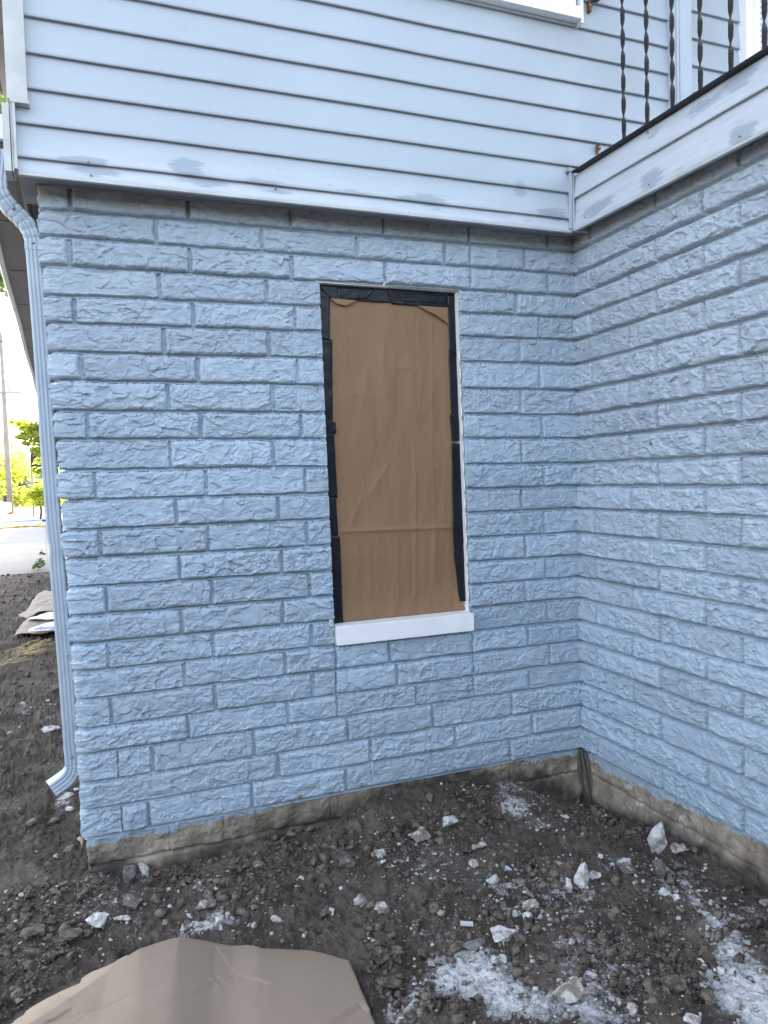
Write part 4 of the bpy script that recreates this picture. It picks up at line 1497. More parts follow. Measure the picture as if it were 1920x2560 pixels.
STONES = [
    # px, py, w, h, material, label, extra
    (1052, 2087, 56, 42, 1, "cream and tan stone left of its paler twin below the bare footing", {}),
    (1120, 2056, 55, 33, 0, "pale angular stone right of its cream twin below the bare footing", {}),
    (868, 2160, 46, 40, 2, "brown stained lump of concrete left of the paler knobbly one", {}),
    (948, 2142, 48, 38, 1, "knobbly pale stone right of the brown stained concrete lump", {}),
    (956, 2170, 24, 13, 0, "thin white chip just below the knobbly pale stone", {}),
    (902, 2238, 42, 56, 1, "upright tan block of stone above the rounded stone near the brown sheet", {}),
    (956, 2278, 44, 37, 1, "rounded pale stone right above the corner of the brown sheet", {'npts': 40}),
    (1185, 2163, 31, 25, 0, "small round white stone in the open middle of the soil", {'npts': 30}),
    (1197, 2120, 39, 19, 1, "flat oval tan stone above the small round white one", {'npts': 26}),
    (1232, 2203, 36, 32, 0, "chunky white stone right of the blue chip's lower left", {}),
    (1300, 2218, 46, 18, 4, "flat greyish slab sunk in the soil right of the chunky white stone", {}),
    (1456, 2208, 44, 62, 0, "tall pointed white stone between two smaller ones in the middle right", {'tall': 1.35}),
    (1424, 2222, 18, 36, 0, "narrow upright sliver left of the tall pointed white stone", {'tall': 1.6}),
    (1490, 2203, 34, 27, 0, "blocky white stone right of the tall pointed white stone", {}),
    (1326, 2263, 46, 44, 0, "three cornered white stone on top of a group of three", {}),
    (1293, 2284, 25, 28, 1, "left and roundest stone in the group of three", {'npts': 30}),
    (1320, 2298, 33, 27, 0, "lowest stone in the group of three, crumbly and white", {}),
    (1103, 2289, 24, 15, 0, "small white wedge alone on bare soil below the round white stone", {}),
    (1410, 2040, 28, 13, 0, "thin white flake on dark soil near the inside corner", {}),
    (1645, 2100, 47, 82, 0, "tall white flake standing upright near the right foundation", {'tall': 1.30, 'rot': -0.25, 'tilt': (-.1, .12)}),
    (1700, 2128, 50, 42, 1, "two toned stone right of the tall standing flake", {}),
    (1660, 2171, 78, 52, 2, "large mottled stone below the tall standing flake", {'tilt': (0.1, 0.35)}),
    (1562, 2152, 38, 21, 0, "flat white stone at the top of the rubble beside the mottled stone", {}),
    (1578, 2178, 50, 29, 2, "muddy brown stone in the rubble left of the mottled stone", {}),
    (1530, 2158, 18, 15, 0, "small white pyramid at the left end of the rubble beside the mottled stone", {}),
    (1502, 2160, 18, 16, 0, "lone small white pyramid left of the mottled stone's rubble", {}),
    (1662, 2226, 40, 36, 0, "rough white stone below the mottled stone", {}),
    (1690, 2248, 28, 20, 0, "smooth white stone touching the rough one below the mottled stone", {}),
    (1253, 2336, 82, 44, 0, "largest flat white stone, just above the white powder heap", {'sub': 4}),
    (1186, 2368, 62, 28, 4, "grey slab tilted behind the white powder heap", {}),
    (1254, 2402, 28, 30, 0, "upper white lump on the powder heap's right shoulder", {}),
    (1236, 2412, 30, 30, 0, "lower white lump on the powder heap's right shoulder", {}),
    (1432, 2368, 26, 18, 0, "small white wedge right of the largest flat stone", {}),
    (1478, 2429, 34, 32, 0, "squarish white stone amid dusty soil right of the powder heap", {}),
    (1432, 2448, 20, 16, 0, "little white stone left of the squarish one amid dusty soil", {}),
    (1414, 2490, 98, 48, 1, "long slanted stone with a dark upper face near the bottom edge", {'tilt': (0.35, -0.3), 'sub': 4}),
    (1579, 2524, 36, 48, 1, "tan upright block near the bottom edge", {}),
    (1726, 2552, 58, 32, 0, "white wedge cut by the bottom edge", {}),
    (1653, 2343, 46, 42, 3, "dark brown cube of clay in the right middle", {}),
    (1684, 2466, 66, 62, 3, "biggest dark clay clod in the lower right", {}),
    (971, 2466, 68, 40, 3, "flat brown clay clod right of the brown sheet", {}),
    (1755, 2432, 35, 26, 0, "pale stone left of the right hand powder heap", {}),
    (1755, 2469, 26, 18, 0, "small pale stone below the one beside the right hand powder heap", {}),
    (1911, 2257, 26, 24, 1, "tan stone at the right edge against the foundation", {}),
    (248, 2300, 68, 50, 0, "big angular white stone above the brown sheet, below the block corner", {'sub': 4, 'npts': 13, 'rot': -0.2}),
    (306, 2291, 46, 21, 0, "slim white stone right of the big angular one", {}),
    (336, 2250, 68, 46, 2, "broad grey brown stone beneath the two slabs at the footing", {}),
    (326, 2193, 42, 56, 4, "grey slab leaning on the footing near the block corner", {'tall': 1.2}),
    (360, 2192, 26, 46, 0, "greenish white slab leaning beside the grey one at the footing", {'tall': 1.3}),
    (518, 2272, 56, 34, 1, "half buried pale stone with muddy top above the gravel patch", {}),
    (521, 2236, 27, 18, 0, "small white stone above the half buried pale one", {}),
    (636, 2321, 18, 24, 0, "little upright white stone right of the gravel patch", {}),
    (696, 2306, 40, 24, 0, "curved white stone on bare soil right of the gravel patch", {}),
    (827, 2279, 22, 22, 0, "lone white cube on bare soil above the brown sheet", {'npts': 10}),
    (645, 2248, 17, 16, 0, "tiny white stone on the clods in front of the footing", {}),
    (548, 2318, 22, 22, 0, "white chunk at the upper edge of the gravel patch", {}),
    (40, 2495, 34, 24, 0, "lumpy white stone alone at the lower left edge", {}),
    (178, 2338, 62, 50, 3, "mossy dark clod left of the big angular white stone", {}),
    (81, 2334, 74, 36, 3, "long dark clod near the left edge", {}),
    (251, 2374, 15, 12, 0, "tiny white stone just above the brown sheet's left slope", {}),
    (126, 1826, 42, 26, 0, "blocky white stone left of the downspout", {}),
    (24, 1834, 20, 12, 0, "small white stone at the left edge beyond the downspout", {}),
    (174, 2019, 27, 27, 0, "white stone behind the downspout's outlet", {}),
    (190, 1980, 20, 14, 0, "white pebble under the downspout elbow", {}),
    (163, 1992, 44, 16, 1, "tan slab below the downspout elbow", {}),
    (201, 2098, 22, 24, 0, "white stone wedged against the block corner", {}),
    (142, 2137, 17, 15, 0, "round white stone near the block corner", {}),
    (79, 2061, 28, 22, 4, "grey stone in the churned soil left of the block corner", {}),
    (57, 1760, 20, 11, 0, "flat white stone in grey dust far left of the downspout", {}),
    (135, 2232, 26, 22, 1, "tan stone among pebbles below the block corner", {}),
    (60, 2248, 28, 14, 1, "flat tan stone among pebbles at the left edge", {}),
    (392, 2245, 34, 34, 3, "round dark clod right of the broad grey brown stone", {'npts': 30}),
    (1800, 2440, 30, 24, 0, "white lump at the left edge of the right hand powder heap", {}),
]
for (px, py, w_, h_, m_, lab, ex) in STONES:
    stone(px, py, w_, h_, m_, lab, "clod" if "clod" in lab or "clay" in lab else "stone", "clod" if "clod" in lab or "clay" in lab else "stone", None, **ex)

# smaller pieces: individual objects sharing a few meshes
base_meshes = [hull_rock("rubble_piece", (1, random.uniform(.6, .9), random.uniform(.45, .8)), 900 + k, 0.10, 12, 1) for k in range(10)]
for me in base_meshes:
    me.materials.append(M_ROCK[0])
base_meshes_t = []
for k in range(4):
    me = base_meshes[k].copy()
    me.materials.clear()
    me.materials.append(M_ROCK[1])
    base_meshes_t.append(me)


def in_yard(x, y): return (x < W - 0.03) & ((y < -0.02) | (x < -0.10))


def off_sheet_px(px, py):
    return not (py > 2345 and px < 960 and py > np.interp(px, [0, 110, 300, 480, 640, 872, 940], [2560, 2480, 2385, 2342, 2358, 2400, 2550]))


rg = np.random.default_rng(5)
cand = []
clusters = [(520, 2325, 90, 30, 46, 15), (1700, 2235, 60, 40, 22, 15), (1790, 2320, 60, 60, 40, 17), (1850, 2400, 50, 60, 24, 18), (1180, 2440, 120, 55, 40, 15),
            (1330, 2525, 150, 30, 34, 16), (1470, 2500, 90, 50, 20, 16), (1360, 2300, 90, 50, 26, 11), (560, 2215, 70, 35, 16, 12), (1300, 2035, 50, 18, 16, 12),
            (1270, 2175, 60, 25, 8, 9), (1500, 2160, 120, 60, 16, 9), (120, 2200, 80, 60, 18, 12), (100, 1800, 60, 60, 10, 10), (170, 2010, 40, 40, 10, 11),
            (620, 2180, 120, 40, 12, 11), (1000, 2520, 60, 30, 14, 14), (1050, 2180, 250, 80, 16, 8), (1480, 2310, 140, 50, 12, 9)]
n_ind = 0
for (cx, cy, rx_, ry_, n_, sz) in clusters:
    for _ in range(int(n_ * 0.72)):
        px = cx + rg.normal() * rx_ * 0.6
        py = cy + rg.normal() * ry_ * 0.6
        if py > 2620 or px > 1960 or px < -40: continue
        x, y, z = ground_hit(px, py)
        if not in_yard(np.array(x), np.array(y)) or not off_sheet_px(px, py): continue
        if any((x - q[0]) ** 2 + (y - q[1]) ** 2 < (q[2] * 0.8) ** 2 for q in placed): continue
        dep = (np.array([x, y, z]) - CAM_C) @ CAM_R[:, 2]
        s = sz * (0.75 + rg.random() * 1.1) * dep / FPX
        tan_ = rg.random() < 0.22
        me = base_meshes_t[rg.integers(4)] if tan_ else base_meshes[rg.integers(10)]
        o_ = bpy.data.objects.new("rubble_piece", me)
        COL.objects.link(o_)
        gz_ = float(ground_z(x, y)[0])
        o_.location = (x, y, gz_ + s * 0.2)
        o_.scale = (s, s, s)
        o_.rotation_euler = (rg.normal() * .4, rg.normal() * .4, rg.random() * 6.28)
        set_props(o_, "small loose piece of pale rubble on the dark soil", "rubble", "small pale rubble pieces scattered over the soil")
        n_ind += 1
        if n_ind >= 290: break
    if n_ind >= 290: break


def scatter(name, mat, pts, sizes, variants, label, cat, squash=0.75):
    """many tiny lumps as ONE mesh"""
    vs, fs = [], []
    base = 0
    rr = np.random.default_rng(3)
    for (x, y, z), s in zip(pts, sizes):
        vco, vf = variants[rr.integers(len(variants))]
        a = rr.random() * 6.283
        ca, sa = math.cos(a), math.sin(a)
        sc_ = s * np.array([1, 0.7 + rr.random() * 0.3, squash * (0.7 + rr.random() * .5)])
        v = vco * sc_
        v = np.stack([v[:, 0] * ca - v[:, 1] * sa, v[:, 0] * sa + v[:, 1] * ca, v[:, 2]], 1) + np.array([x, y, z])
        vs.append(v)
        fs.append(vf + base)
        base += len(v)
    o_ = np_mesh(name, np.concatenate(vs), np.concatenate(fs), mat, None, False)
    return set_props(o_, label, cat, kind='stuff')


def variant(seed, npts, sub, rough):
    me = hull_rock("tmp", (1, 1, 1), seed, rough, npts, sub)
    v = np.zeros(len(me.vertices) * 3)
    me.vertices.foreach_get("co", v)
    f = np.array([list(p.vertices) for p in me.polygons if len(p.vertices) == 3])
    bpy.data.meshes.remove(me)
    return v.reshape(-1, 3), f


VAR_PEB = [variant(40 + k, 9, 0, 0.0) for k in range(8)]
VAR_CLOD = [variant(60 + k, 11, 0, 0.0) for k in range(6)] + [variant(80 + k, 16, 1, 0.22) for k in range(4)]


def rand_ground(n, weight, xr=(-0.7, 2.12), yr=(-1.6, -0.01), seed=1):
    r_ = np.random.default_rng(seed)
    x = r_.uniform(*xr, n)
    y = r_.uniform(*yr, n)
    ok = (r_.random(n) < weight(x, y)) & in_yard(x, y) & off_sheet(x, y)
    return x[ok], y[ok], r_


# white grit
x, y, r_ = rand_ground(90000, lambda x, y: np.clip(powder_at(x, y) ** 1.4 * 0.40 + 0.038, 0, 1), seed=21)
s = np.clip(0.0022 + r_.pareto(1.8, len(x)) * 0.0038, 0, 0.022)
gm = r_.random(len(x)) < 0.42
scatter("gravel", M_ROCK[1], np.stack([x, y, ground_z(x, y) + s * 0.12], 1)[gm], s[gm], VAR_PEB, "soil stained tan grit mixed into the dark soil", "gravel")
x, y, s = x[~gm], y[~gm], s[~gm]
scatter("gravel", M_ROCK[0], np.stack([x, y, ground_z(x, y) + s * 0.15], 1), s, VAR_PEB, "fine white grit and chips strewn over the dark soil", "gravel")
# grit on the left strip further back
x, y, r_ = rand_ground(2600, lambda x, y: 0.10 + 0.5 * np.clip(powder_at(x, y), 0, 1), (-1.6, -0.12), (0.0, 10.5), seed=23)
s = np.clip(0.005 + r_.pareto(2.2, len(x)) * 0.006, 0, 0.035)
scatter("gravel", M_ROCK[0], np.stack([x, y, ground_z(x, y) + s * 0.1], 1), s, VAR_PEB, "pale gravel on the soil strip running back past the downspout", "gravel")


# soil crumbs and clods
def clod_w(x, y):
    f = 0.10 + 0.9 * sstep(-0.05, 0.35, fbm(x, y, 2.6, 2, 121))
    f = f + 0.9 * np.exp(-(((x - 0.62) / 0.28) ** 2 + ((y + 0.12) / 0.10) ** 2)) + 0.6 * np.exp(-(((x - 1.6) / .25) ** 2 + ((y + 1.05) / .2) ** 2)) + .5 * sstep(.2, -.3, x)
    return np.clip(f * (1 - 0.8 * np.clip(powder_at(x, y), 0, 1)), 0, 1) * 0.5


x, y, r_ = rand_ground(105000, clod_w, seed=31)
s = np.clip(0.0035 + r_.pareto(1.9, len(x)) * 0.0046, 0, 0.055)
scatter("soil_clods", M_ROCK[3], np.stack([x, y, ground_z(x, y) + s * 0.12], 1), s, VAR_CLOD, "crumbly dark clods of dug soil in front of the walls", "soil")
hx, hy, hs = [], [], []
r_ = np.random.default_rng(35)
for (px, py, rx_, ry_, n_, sz) in [(690, 2165, 170, 45, 210, 0.020), (430, 2190, 60, 30, 40, 0.022), (1650, 2420, 110, 60, 130, 0.024), (1540, 2400, 60, 40, 50, 0.018), (960, 2430, 60, 60, 60, 0.024),
                                   (1080, 2520, 70, 30, 40, 0.022), (140, 2270, 130, 60, 150, 0.020), (250, 2190, 60, 50, 60, 0.018), (1000, 2130, 120, 30, 70, 0.016), (1480, 2090, 120, 30, 60, 0.016),
                                   (1250, 2290, 260, 120, 130, 0.013), (1880, 2350, 40, 50, 40, 0.018), (60, 2420, 70, 60, 70, 0.016)]:
    cx, cy, ra, rb, ang = gell(px, py, rx_, ry_)
    sd, fw = r_.normal(size=n_) * ra * .6, r_.normal(size=n_) * rb * .6
    hx.append(cx - sd * math.sin(ang) + fw * math.cos(ang))
    hy.append(cy + sd * math.cos(ang) + fw * math.sin(ang))
    hs.append(sz * (0.45 + r_.pareto(3.0, n_) * 0.9))
hx, hy, hs = np.concatenate(hx), np.concatenate(hy), np.clip(np.concatenate(hs), 0, 0.06)
ok = in_yard(hx, hy) & off_sheet(hx, hy)
hx, hy, hs = hx[ok], hy[ok], hs[ok]
VAR_LUMP = [variant(160 + k, 15, 2, 0.26) for k in range(10)]
scatter("soil_lumps", M_ROCK[3], np.stack([hx, hy, ground_z(hx, hy) + hs * 0.18], 1), hs, VAR_LUMP, "heaped fist sized lumps of dark soil by the footing and among the rubble", "soil", 0.85)
x, y, r_ = rand_ground(5200, lambda x, y: 0.5 + 0 * x, (-1.9, -0.11), (-0.2, 10.8), seed=33)
s = np.clip(0.010 + r_.pareto(2.0, len(x)) * 0.012, 0, 0.07)
scatter("soil_clods", M_ROCK[3], np.stack([x, y, ground_z(x, y) + s * 0.1], 1), s, VAR_CLOD, "dark clods along the soil strip beyond the downspout", "soil")

# sunlit streak painted onto the shaded soil as golden stalks
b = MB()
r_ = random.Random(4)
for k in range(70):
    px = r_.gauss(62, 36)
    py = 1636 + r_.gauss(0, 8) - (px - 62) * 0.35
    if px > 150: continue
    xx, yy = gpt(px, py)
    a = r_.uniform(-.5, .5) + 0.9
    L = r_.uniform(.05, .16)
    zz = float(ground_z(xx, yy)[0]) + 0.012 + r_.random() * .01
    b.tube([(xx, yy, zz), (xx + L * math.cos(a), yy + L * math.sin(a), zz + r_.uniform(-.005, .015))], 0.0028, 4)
M_STRAW = simple("dry_straw", (0.62, 0.47, 0.25), 0.8, 0.3, 30, 0)  # bright gold carries the streak's painted sunlight; the weed stem reuses it
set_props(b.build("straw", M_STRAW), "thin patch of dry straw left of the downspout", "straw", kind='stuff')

# ------------------------------------------------------------------ odd bits on the soil
q = ground_hit(1167, 2318)
b = MB()
for k in range(5):
    b.box(-0.0165, 0.0165, -0.006 + k * 0.0026, -0.006 + k * 0.0026 + 0.0013, 0.003, 0.0048)
b.box(-0.017, 0.017, -0.0065, 0.0065, 0.0, 0.003)
o_ = b.build("metal_offcut", M_GUTTER)
o_.location = (q[0], q[1], float(ground_z(q[0], q[1])[0]) + 0.010)
o_.rotation_euler = (0.35, 0.06, -0.42)
o_.scale = (1.15, 1.15, 1.15)
set_props(o_, "small ribbed metal offcut lying left of the largest flat white stone", "metal scrap")
q = ground_hit(1274, 2180)
b = MB()
b.prism([(-0.013, 0.007, 0), (-0.006, -0.001, 0), (0.010, -0.008, 0), (0.013, -0.003, 0), (0.0, 0.006, 0), (-0.010, 0.011, 0)], (0, 0, 0.003))
M_BLUECHIP = simple("blue_paint_chip", (0.42, 0.52, 0.60), 0.5, 0.1, 60, 0.1)
o_ = b.build("paint_chip", M_BLUECHIP, bevel=0.0006)
o_.location = (q[0], q[1], float(ground_z(q[0], q[1])[0]) + 0.009)
o_.rotation_euler = (0.5, 0.1, -0.4)
o_.scale = (1.15, 1.3, 1)
set_props(o_, "curved light blue paint chip on bare soil in the middle of the yard", "paint chip")
q1_ = ground_hit(1563, 2050)
q2_ = ground_hit(1617, 2104)
b = MB()
b.tube([(q1_[0] - 0.03, q1_[1], q1_[2] + 0.035), (q2_[0] - 0.02, q2_[1], q2_[2] + 0.022)], 0.011, 6)
M_WET = simple("wet_wood", (0.055, 0.045, 0.038), 0.7, 0.3, 25, 0.5, 60, 0.003)
set_props(b.build("stick", M_WET), "dark stick lying along the right foundation", "stick")
b = MB()                                                # torn membrane hanging in the inside corner
cz = -2.262 + Z0
for k, (dx, dy, w_, ph) in enumerate([(-0.030, -0.012, 0.009, 0), (-0.020, -0.030, 0.012, 1.2), (-0.010, -0.050, 0.008, 2.1), (-0.036, -0.03, 0.006, .6)]):
    path = []
    for i in range(9):
        f = i / 8
        path.append((W + dx - 0.006 * math.sin(f * 4 + ph) - 0.03 * f * (k == 2), dy - 0.035 * f + 0.01 * math.sin(f * 5 + ph), cz + 0.02 - 0.26 * f))
    b.tube(path, [w_ * .7 * (1 - .5 * i / 8) for i in range(9)], 6)
M_MEMB = simple("old_membrane", (0.085, 0.068, 0.055), 0.8, 0.35, 20, 0.5, 50, 0.004)
set_props(b.build("membrane_strip", M_MEMB, smooth=True), "torn dark membrane hanging in the inside corner of the foundation", "membrane")
M_LEAFDRY = simple("dry_leaf", (0.40, 0.31, 0.20), 0.8, 0.2, 30, 0.2)
for i, (px, py, lab) in enumerate([(170, 2133, "dry folded leaf on the soil left of the block corner"), (205, 2120, "long dry leaf leaning against the block corner")]):
    q = ground_hit(px, py)
    b = MB()
    b.add([(-0.02, 0, 0), (0, 0.008, .006), (0.022, 0.002, .012), (0.004, -0.007, .002), (-0.006, .002, .010)], [(0, 4, 1), (1, 4, 2), (4, 3, 2), (0, 3, 4)])
    o_ = b.build("dry_leaf", M_LEAFDRY)
    mm = o_.modifiers.new("t", 'SOLIDIFY')
    mm.thickness = 0.0008
    o_.location = (q[0], q[1], float(ground_z(q[0], q[1])[0]) + 0.012)
    o_.rotation_euler = (0.4, -0.6 if i else 0.1, 0.6 + i)
    o_.scale = (1.2, 1.2, 1.2)
    set_props(o_, lab, "leaf")

# ------------------------------------------------------------------ brown paper sheets in the foreground
zS = lambda u, v: (u * .6028, 2050 + v * .6028)


def sheet(name, outline_px, z_lift, mat, seed, folds, label, cat, wob=0.004, dome=0.02):
    pts = [gpt(px, py, 0.035 + z_lift) for px, py in outline_px]
    P = np.array(pts)
    c = P.mean(0)
    # dense outline
    dn = []
    for i in range(len(P)):
        a, b_ = P[i], P[(i + 1) % len(P)]
        for k in range(10):
            dn.append(a + (b_ - a) * k / 10)
    dn = np.array(dn)
    nr = 46
    rr = np.linspace(0, 1, nr) ** 0.8
    X = c[0] + (dn[None, :, 0] - c[0]) * rr[:, None]
    Y = c[1] + (dn[None, :, 1] - c[1]) * rr[:, None]
    X = np.concatenate([X, X[:, :1]], 1)
    Y = np.concatenate([Y, Y[:, :1]], 1)
    Z = 0.035 + z_lift + dome * (1 - rr[:, None] ** 2.2) + wob * fbm(X, Y, 5, 3, seed) + 0.004 * facets(X, Y, 3.5, seed + 9) + 0 * X
    Zf = 0 * X
    for (nx, ny, off, a) in folds:
        Zf = Zf + a * np.abs(X * nx + Y * ny - off)
    A_ = np.stack([np.ones(X.size), X.ravel(), Y.ravel(), (X.ravel() - c[0]) ** 2, (Y.ravel() - c[1]) ** 2], 1)
    Zf = Zf - (A_ @ np.linalg.lstsq(A_, Zf.ravel(), rcond=None)[0]).reshape(X.shape)
    Z = Z + Zf
    Z = Z - 0.006 * rr[:, None] ** 8 * (0.3 + 0.7 * perlin(X * 5, Y * 5, seed + 3))
    o_ = np_mesh(name, np.stack([X, Y, Z], -1).reshape(-1, 3), grid_faces(nr, X.shape[1], None, flip=False), mat, None, False)
    m_ = o_.modifiers.new("t", 'SOLIDIFY')
    m_.thickness = 0.0012
    return set_props(o_, label, cat)


out1 = [zS(*p) for p in [(110, 846), (200, 782), (290, 710), (345, 668), (400, 632), (455, 600), (505, 565), (570, 545), (640, 524), (700, 507), (760, 498), (830, 497), (900, 502),
                         (965, 511), (1030, 520), (1060, 532), (1085, 544), (1160, 543), (1270, 545), (1340, 558), (1400, 574), (1447, 591), (1475, 650), (1500, 712),
                         (1530, 780), (1562, 850), (1620, 990), (1600, 1250), (300, 1350), (-200, 1100)]]
cx_, cy_ = gpt(480, 2450)
def fold(p, q, a):
    """crease through two photo points; a = change of slope across it"""
    (x0, y0), (x1, y1) = gpt(*zS(*p), 0.05), gpt(*zS(*q), 0.05)
    L = math.hypot(x1 - x0, y1 - y0)
    nx, ny = -(y1 - y0) / L, (x1 - x0) / L
    return (nx, ny, nx * x0 + ny * y0, a)


sheet("paper_sheet", out1, 0.010, M_BOARD, 201,
      [fold((445, 620), (405, 840), 0.10), fold((575, 545), (570, 840), -0.11), fold((742, 500), (712, 840), -0.15), fold((895, 505), (880, 840), 0.10),
       fold((965, 515), (952, 840), 0.11), fold((1072, 545), (1066, 840), -0.09), fold((345, 670), (560, 840), 0.05), fold((1030, 600), (800, 800), -0.05)],
      "large stiff brown builders paper sheet bulging up at the bottom left", "paper sheet", 0.002, 0.014)
out2 = [zS(*p) for p in [(20, 846), (90, 800), (180, 746), (250, 708), (332, 672), (338, 655), (380, 628), (440, 604), (490, 572), (520, 556), (560, 552), (600, 560),
                         (700, 700), (600, 1000), (100, 1250), (-250, 1050)]]
sheet("paper_sheet", out2, -0.020, M_BOARD_IN, 211, [(0.8, 0.6, 0.8 * gpt(110, 2480)[0] + 0.6 * gpt(110, 2480)[1], 0.05)],
      "paler crinkled paper sheet peeking out under the large brown one's left edge", "paper sheet", 0.007, 0.0)

# ------------------------------------------------------------------ paper bags dropped by the side of the house
zB = lambda u, v: (u * .09645, 1450 + v * .09645)


def bag(name, outline_px, base_z, heights, mat, label, cat, seed):
    """a limp bag: outline on the ground, raised middle"""
    pts = np.array([gpt(px, py, base_z) for px, py in outline_px])
    c = pts.mean(0)
    dn = []
    hh = []
    for i in range(len(pts)):
        for k in range(8):
            t_ = k / 8
            dn.append(pts[i] * (1 - t_) + pts[(i + 1) % len(pts)] * t_)
            hh.append(heights[i] * (1 - t_) + heights[(i + 1) % len(pts)] * t_)
    dn = np.array(dn)
    hh = np.array(hh)
    rr = np.linspace(0, 1, 18)[:, None]
    X = c[0] + (dn[None, :, 0] - c[0]) * rr
    Y = c[1] + (dn[None, :, 1] - c[1]) * rr
    Z = base_z + hh[None, :] * rr + np.max(heights) * 0.5 * (1 - rr ** 2) + 0.012 * fbm(X, Y, 7, 3, seed)
    X = np.concatenate([X, X[:, :1]], 1)
    Y = np.concatenate([Y, Y[:, :1]], 1)
    Z = np.concatenate([Z, Z[:, :1]], 1)
    o_ = np_mesh(name, np.stack([X, Y, Z], -1).reshape(-1, 3), grid_faces(18, X.shape[1], None, flip=False), mat, None, True)
    m_ = o_.modifiers.new("t", 'SOLIDIFY')
    m_.thickness = 0.003
    return set_props(o_, label, cat)


bag("paper_bag", [zB(*p) for p in [(470, 905), (700, 1005), (1000, 880), (1450, 860), (2000, 860), (2050, 480), (1450, 400), (1180, 350), (1000, 420), (860, 560), (760, 720), (640, 880)]],
    0.06, [0.0, 0.0, 0.02, 0.02, 0.03, 0.05, 0.05, 0.04, 0.03, 0.02, 0.01, 0.0], M_BAG, "crumpled brown paper bag, the upper one behind the downspout", "paper bag", 5)
bag("paper_bag", [zB(*p) for p in [(270, 1465), (500, 1420), (690, 1395), (920, 1400), (1450, 1340), (2000, 1290), (2000, 1010), (1450, 1035), (750, 1060), (600, 1160), (480, 1290), (390, 1400)]],
    0.05, [0.0, 0.0, 0.0, 0.0, 0.0, 0.0, 0.02, 0.02, 0.02, 0.02, 0.01, 0.0], M_BAG, "flat brown paper bag with a white printed panel, the lower one by the downspout", "paper bag", 6)
lower_bag = bpy.data.objects["paper_bag.001"]
M_PAPERWHITE = paper_mat("white_paper", (0.74, 0.74, 0.76), 0.04)
bag("folded_paper", [zB(*p) for p in [(720, 1020), (760, 1060), (1450, 1030), (2000, 1010), (2000, 820), (1450, 850), (1200, 880)]],
    0.085, [0.01] * 7, M_PAPERWHITE, "white folded paper wedged between the two brown bags", "folded paper", 7)
pan = np.array([gpt(*zB(*p), 0.098) for p in [(720, 1330), (1420, 1300), (1450, 1080), (1150, 1130), (780, 1260)]])
b = MB()
b.prism([(p[0], p[1], 0.098) for p in pan], (0, 0, 0.002))
s_ = b.build("printed_panel", M_PAPERWHITE)
s_.parent = lower_bag
cu = bpy.data.curves.new("print", 'FONT')
cu.body = "aura,"
cu.size = 0.16
cu.extrude = 0.001
tmp = bpy.data.objects.new("tmp_text", cu)
COL.objects.link(tmp)
dg = bpy.context.evaluated_depsgraph_get()
tme = bpy.data.meshes.new_from_object(tmp.evaluated_get(dg))
bpy.data.objects.remove(tmp)
M_PRINT = simple("blue_print", (0.22, 0.22, 0.48), 0.6, 0.2, 50, 0)
to = link_mesh("lettering", tme, M_PRINT)
to.parent = lower_bag
pA = np.array([*gpt(*zB(860, 1285), 0.103), 0.1025])
pB = np.array([*gpt(*zB(1400, 1270), 0.103), 0.1025])
wtxt = max(v.co.x for v in tme.vertices)
ang = math.atan2(pB[1] - pA[1], pB[0] - pA[0])
sc_ = math.hypot(pB[0] - pA[0], pB[1] - pA[1]) / wtxt
to.location = pA
to.rotation_euler = (0, 0, ang)
to.scale = (sc_, sc_ * 3.0, 1)


# ================================================================== BACKGROUND STREET
M_CONC = simple("pale_concrete", (0.20, 0.19, 0.175), 0.85, 0.14, 0.8, 0.2, 30, 0.004)
M_ASPH = simple("worn_asphalt", (0.16, 0.165, 0.18), 0.85, 0.12, 0.5, 0.2, 30, 0.004)
M_GRASS = simple("grass_verge", (0.10, 0.115, 0.03), 0.9, 0.35, 2.0, 0.4, 20, 0.03)
a1 = gpt(0, 1440)
a2 = gpt(122, 1424)
sl1 = (a2[1] - a1[1]) / (a2[0] - a1[0])
c1 = gpt(0, 1360)
c2 = gpt(122, 1356)


def sheet_band(name, p0, p1, mat, z, label, kind='structure'):
    x0, x1 = -70.0, 60.0
    nx = 240
    xs = np.linspace(x0, x1, nx)
    ya = p0[1] + (xs - p0[0]) * p0[2] + 0.05 * fbm(xs, xs * 0, 1.1, 3, 5)
    yb = p1[1] + (xs - p1[0]) * p1[2]
    rows = np.stack([ya, ya * .75 + yb * .25, ya * .5 + yb * .5, ya * .25 + yb * .75, yb], 1)
    X = np.repeat(xs[:, None], 5, 1)
    co = np.stack([X, rows, np.full(X.shape, z)], -1).reshape(-1, 3)
    o_ = np_mesh(name, co, grid_faces(nx, 5, None, flip=True), mat, None, True)
    return set_props(o_, label, name, kind=kind)


T = 0.25
sheet_band("driveway", (a1[0], a1[1], T), (c1[0], c1[1], T), M_CONC, 0.004, "pale concrete apron beyond the soil")
sheet_band("road", (c1[0], c1[1], T), (-3.0, 40.5, 0.05), M_ASPH, 0.008, "light grey street beyond the concrete apron")
sheet_band("verge", (-3.0, 40.5, 0.05), (-3, 75.0, 0.0), M_GRASS, 0.012, "sunlit grass verge across the street")


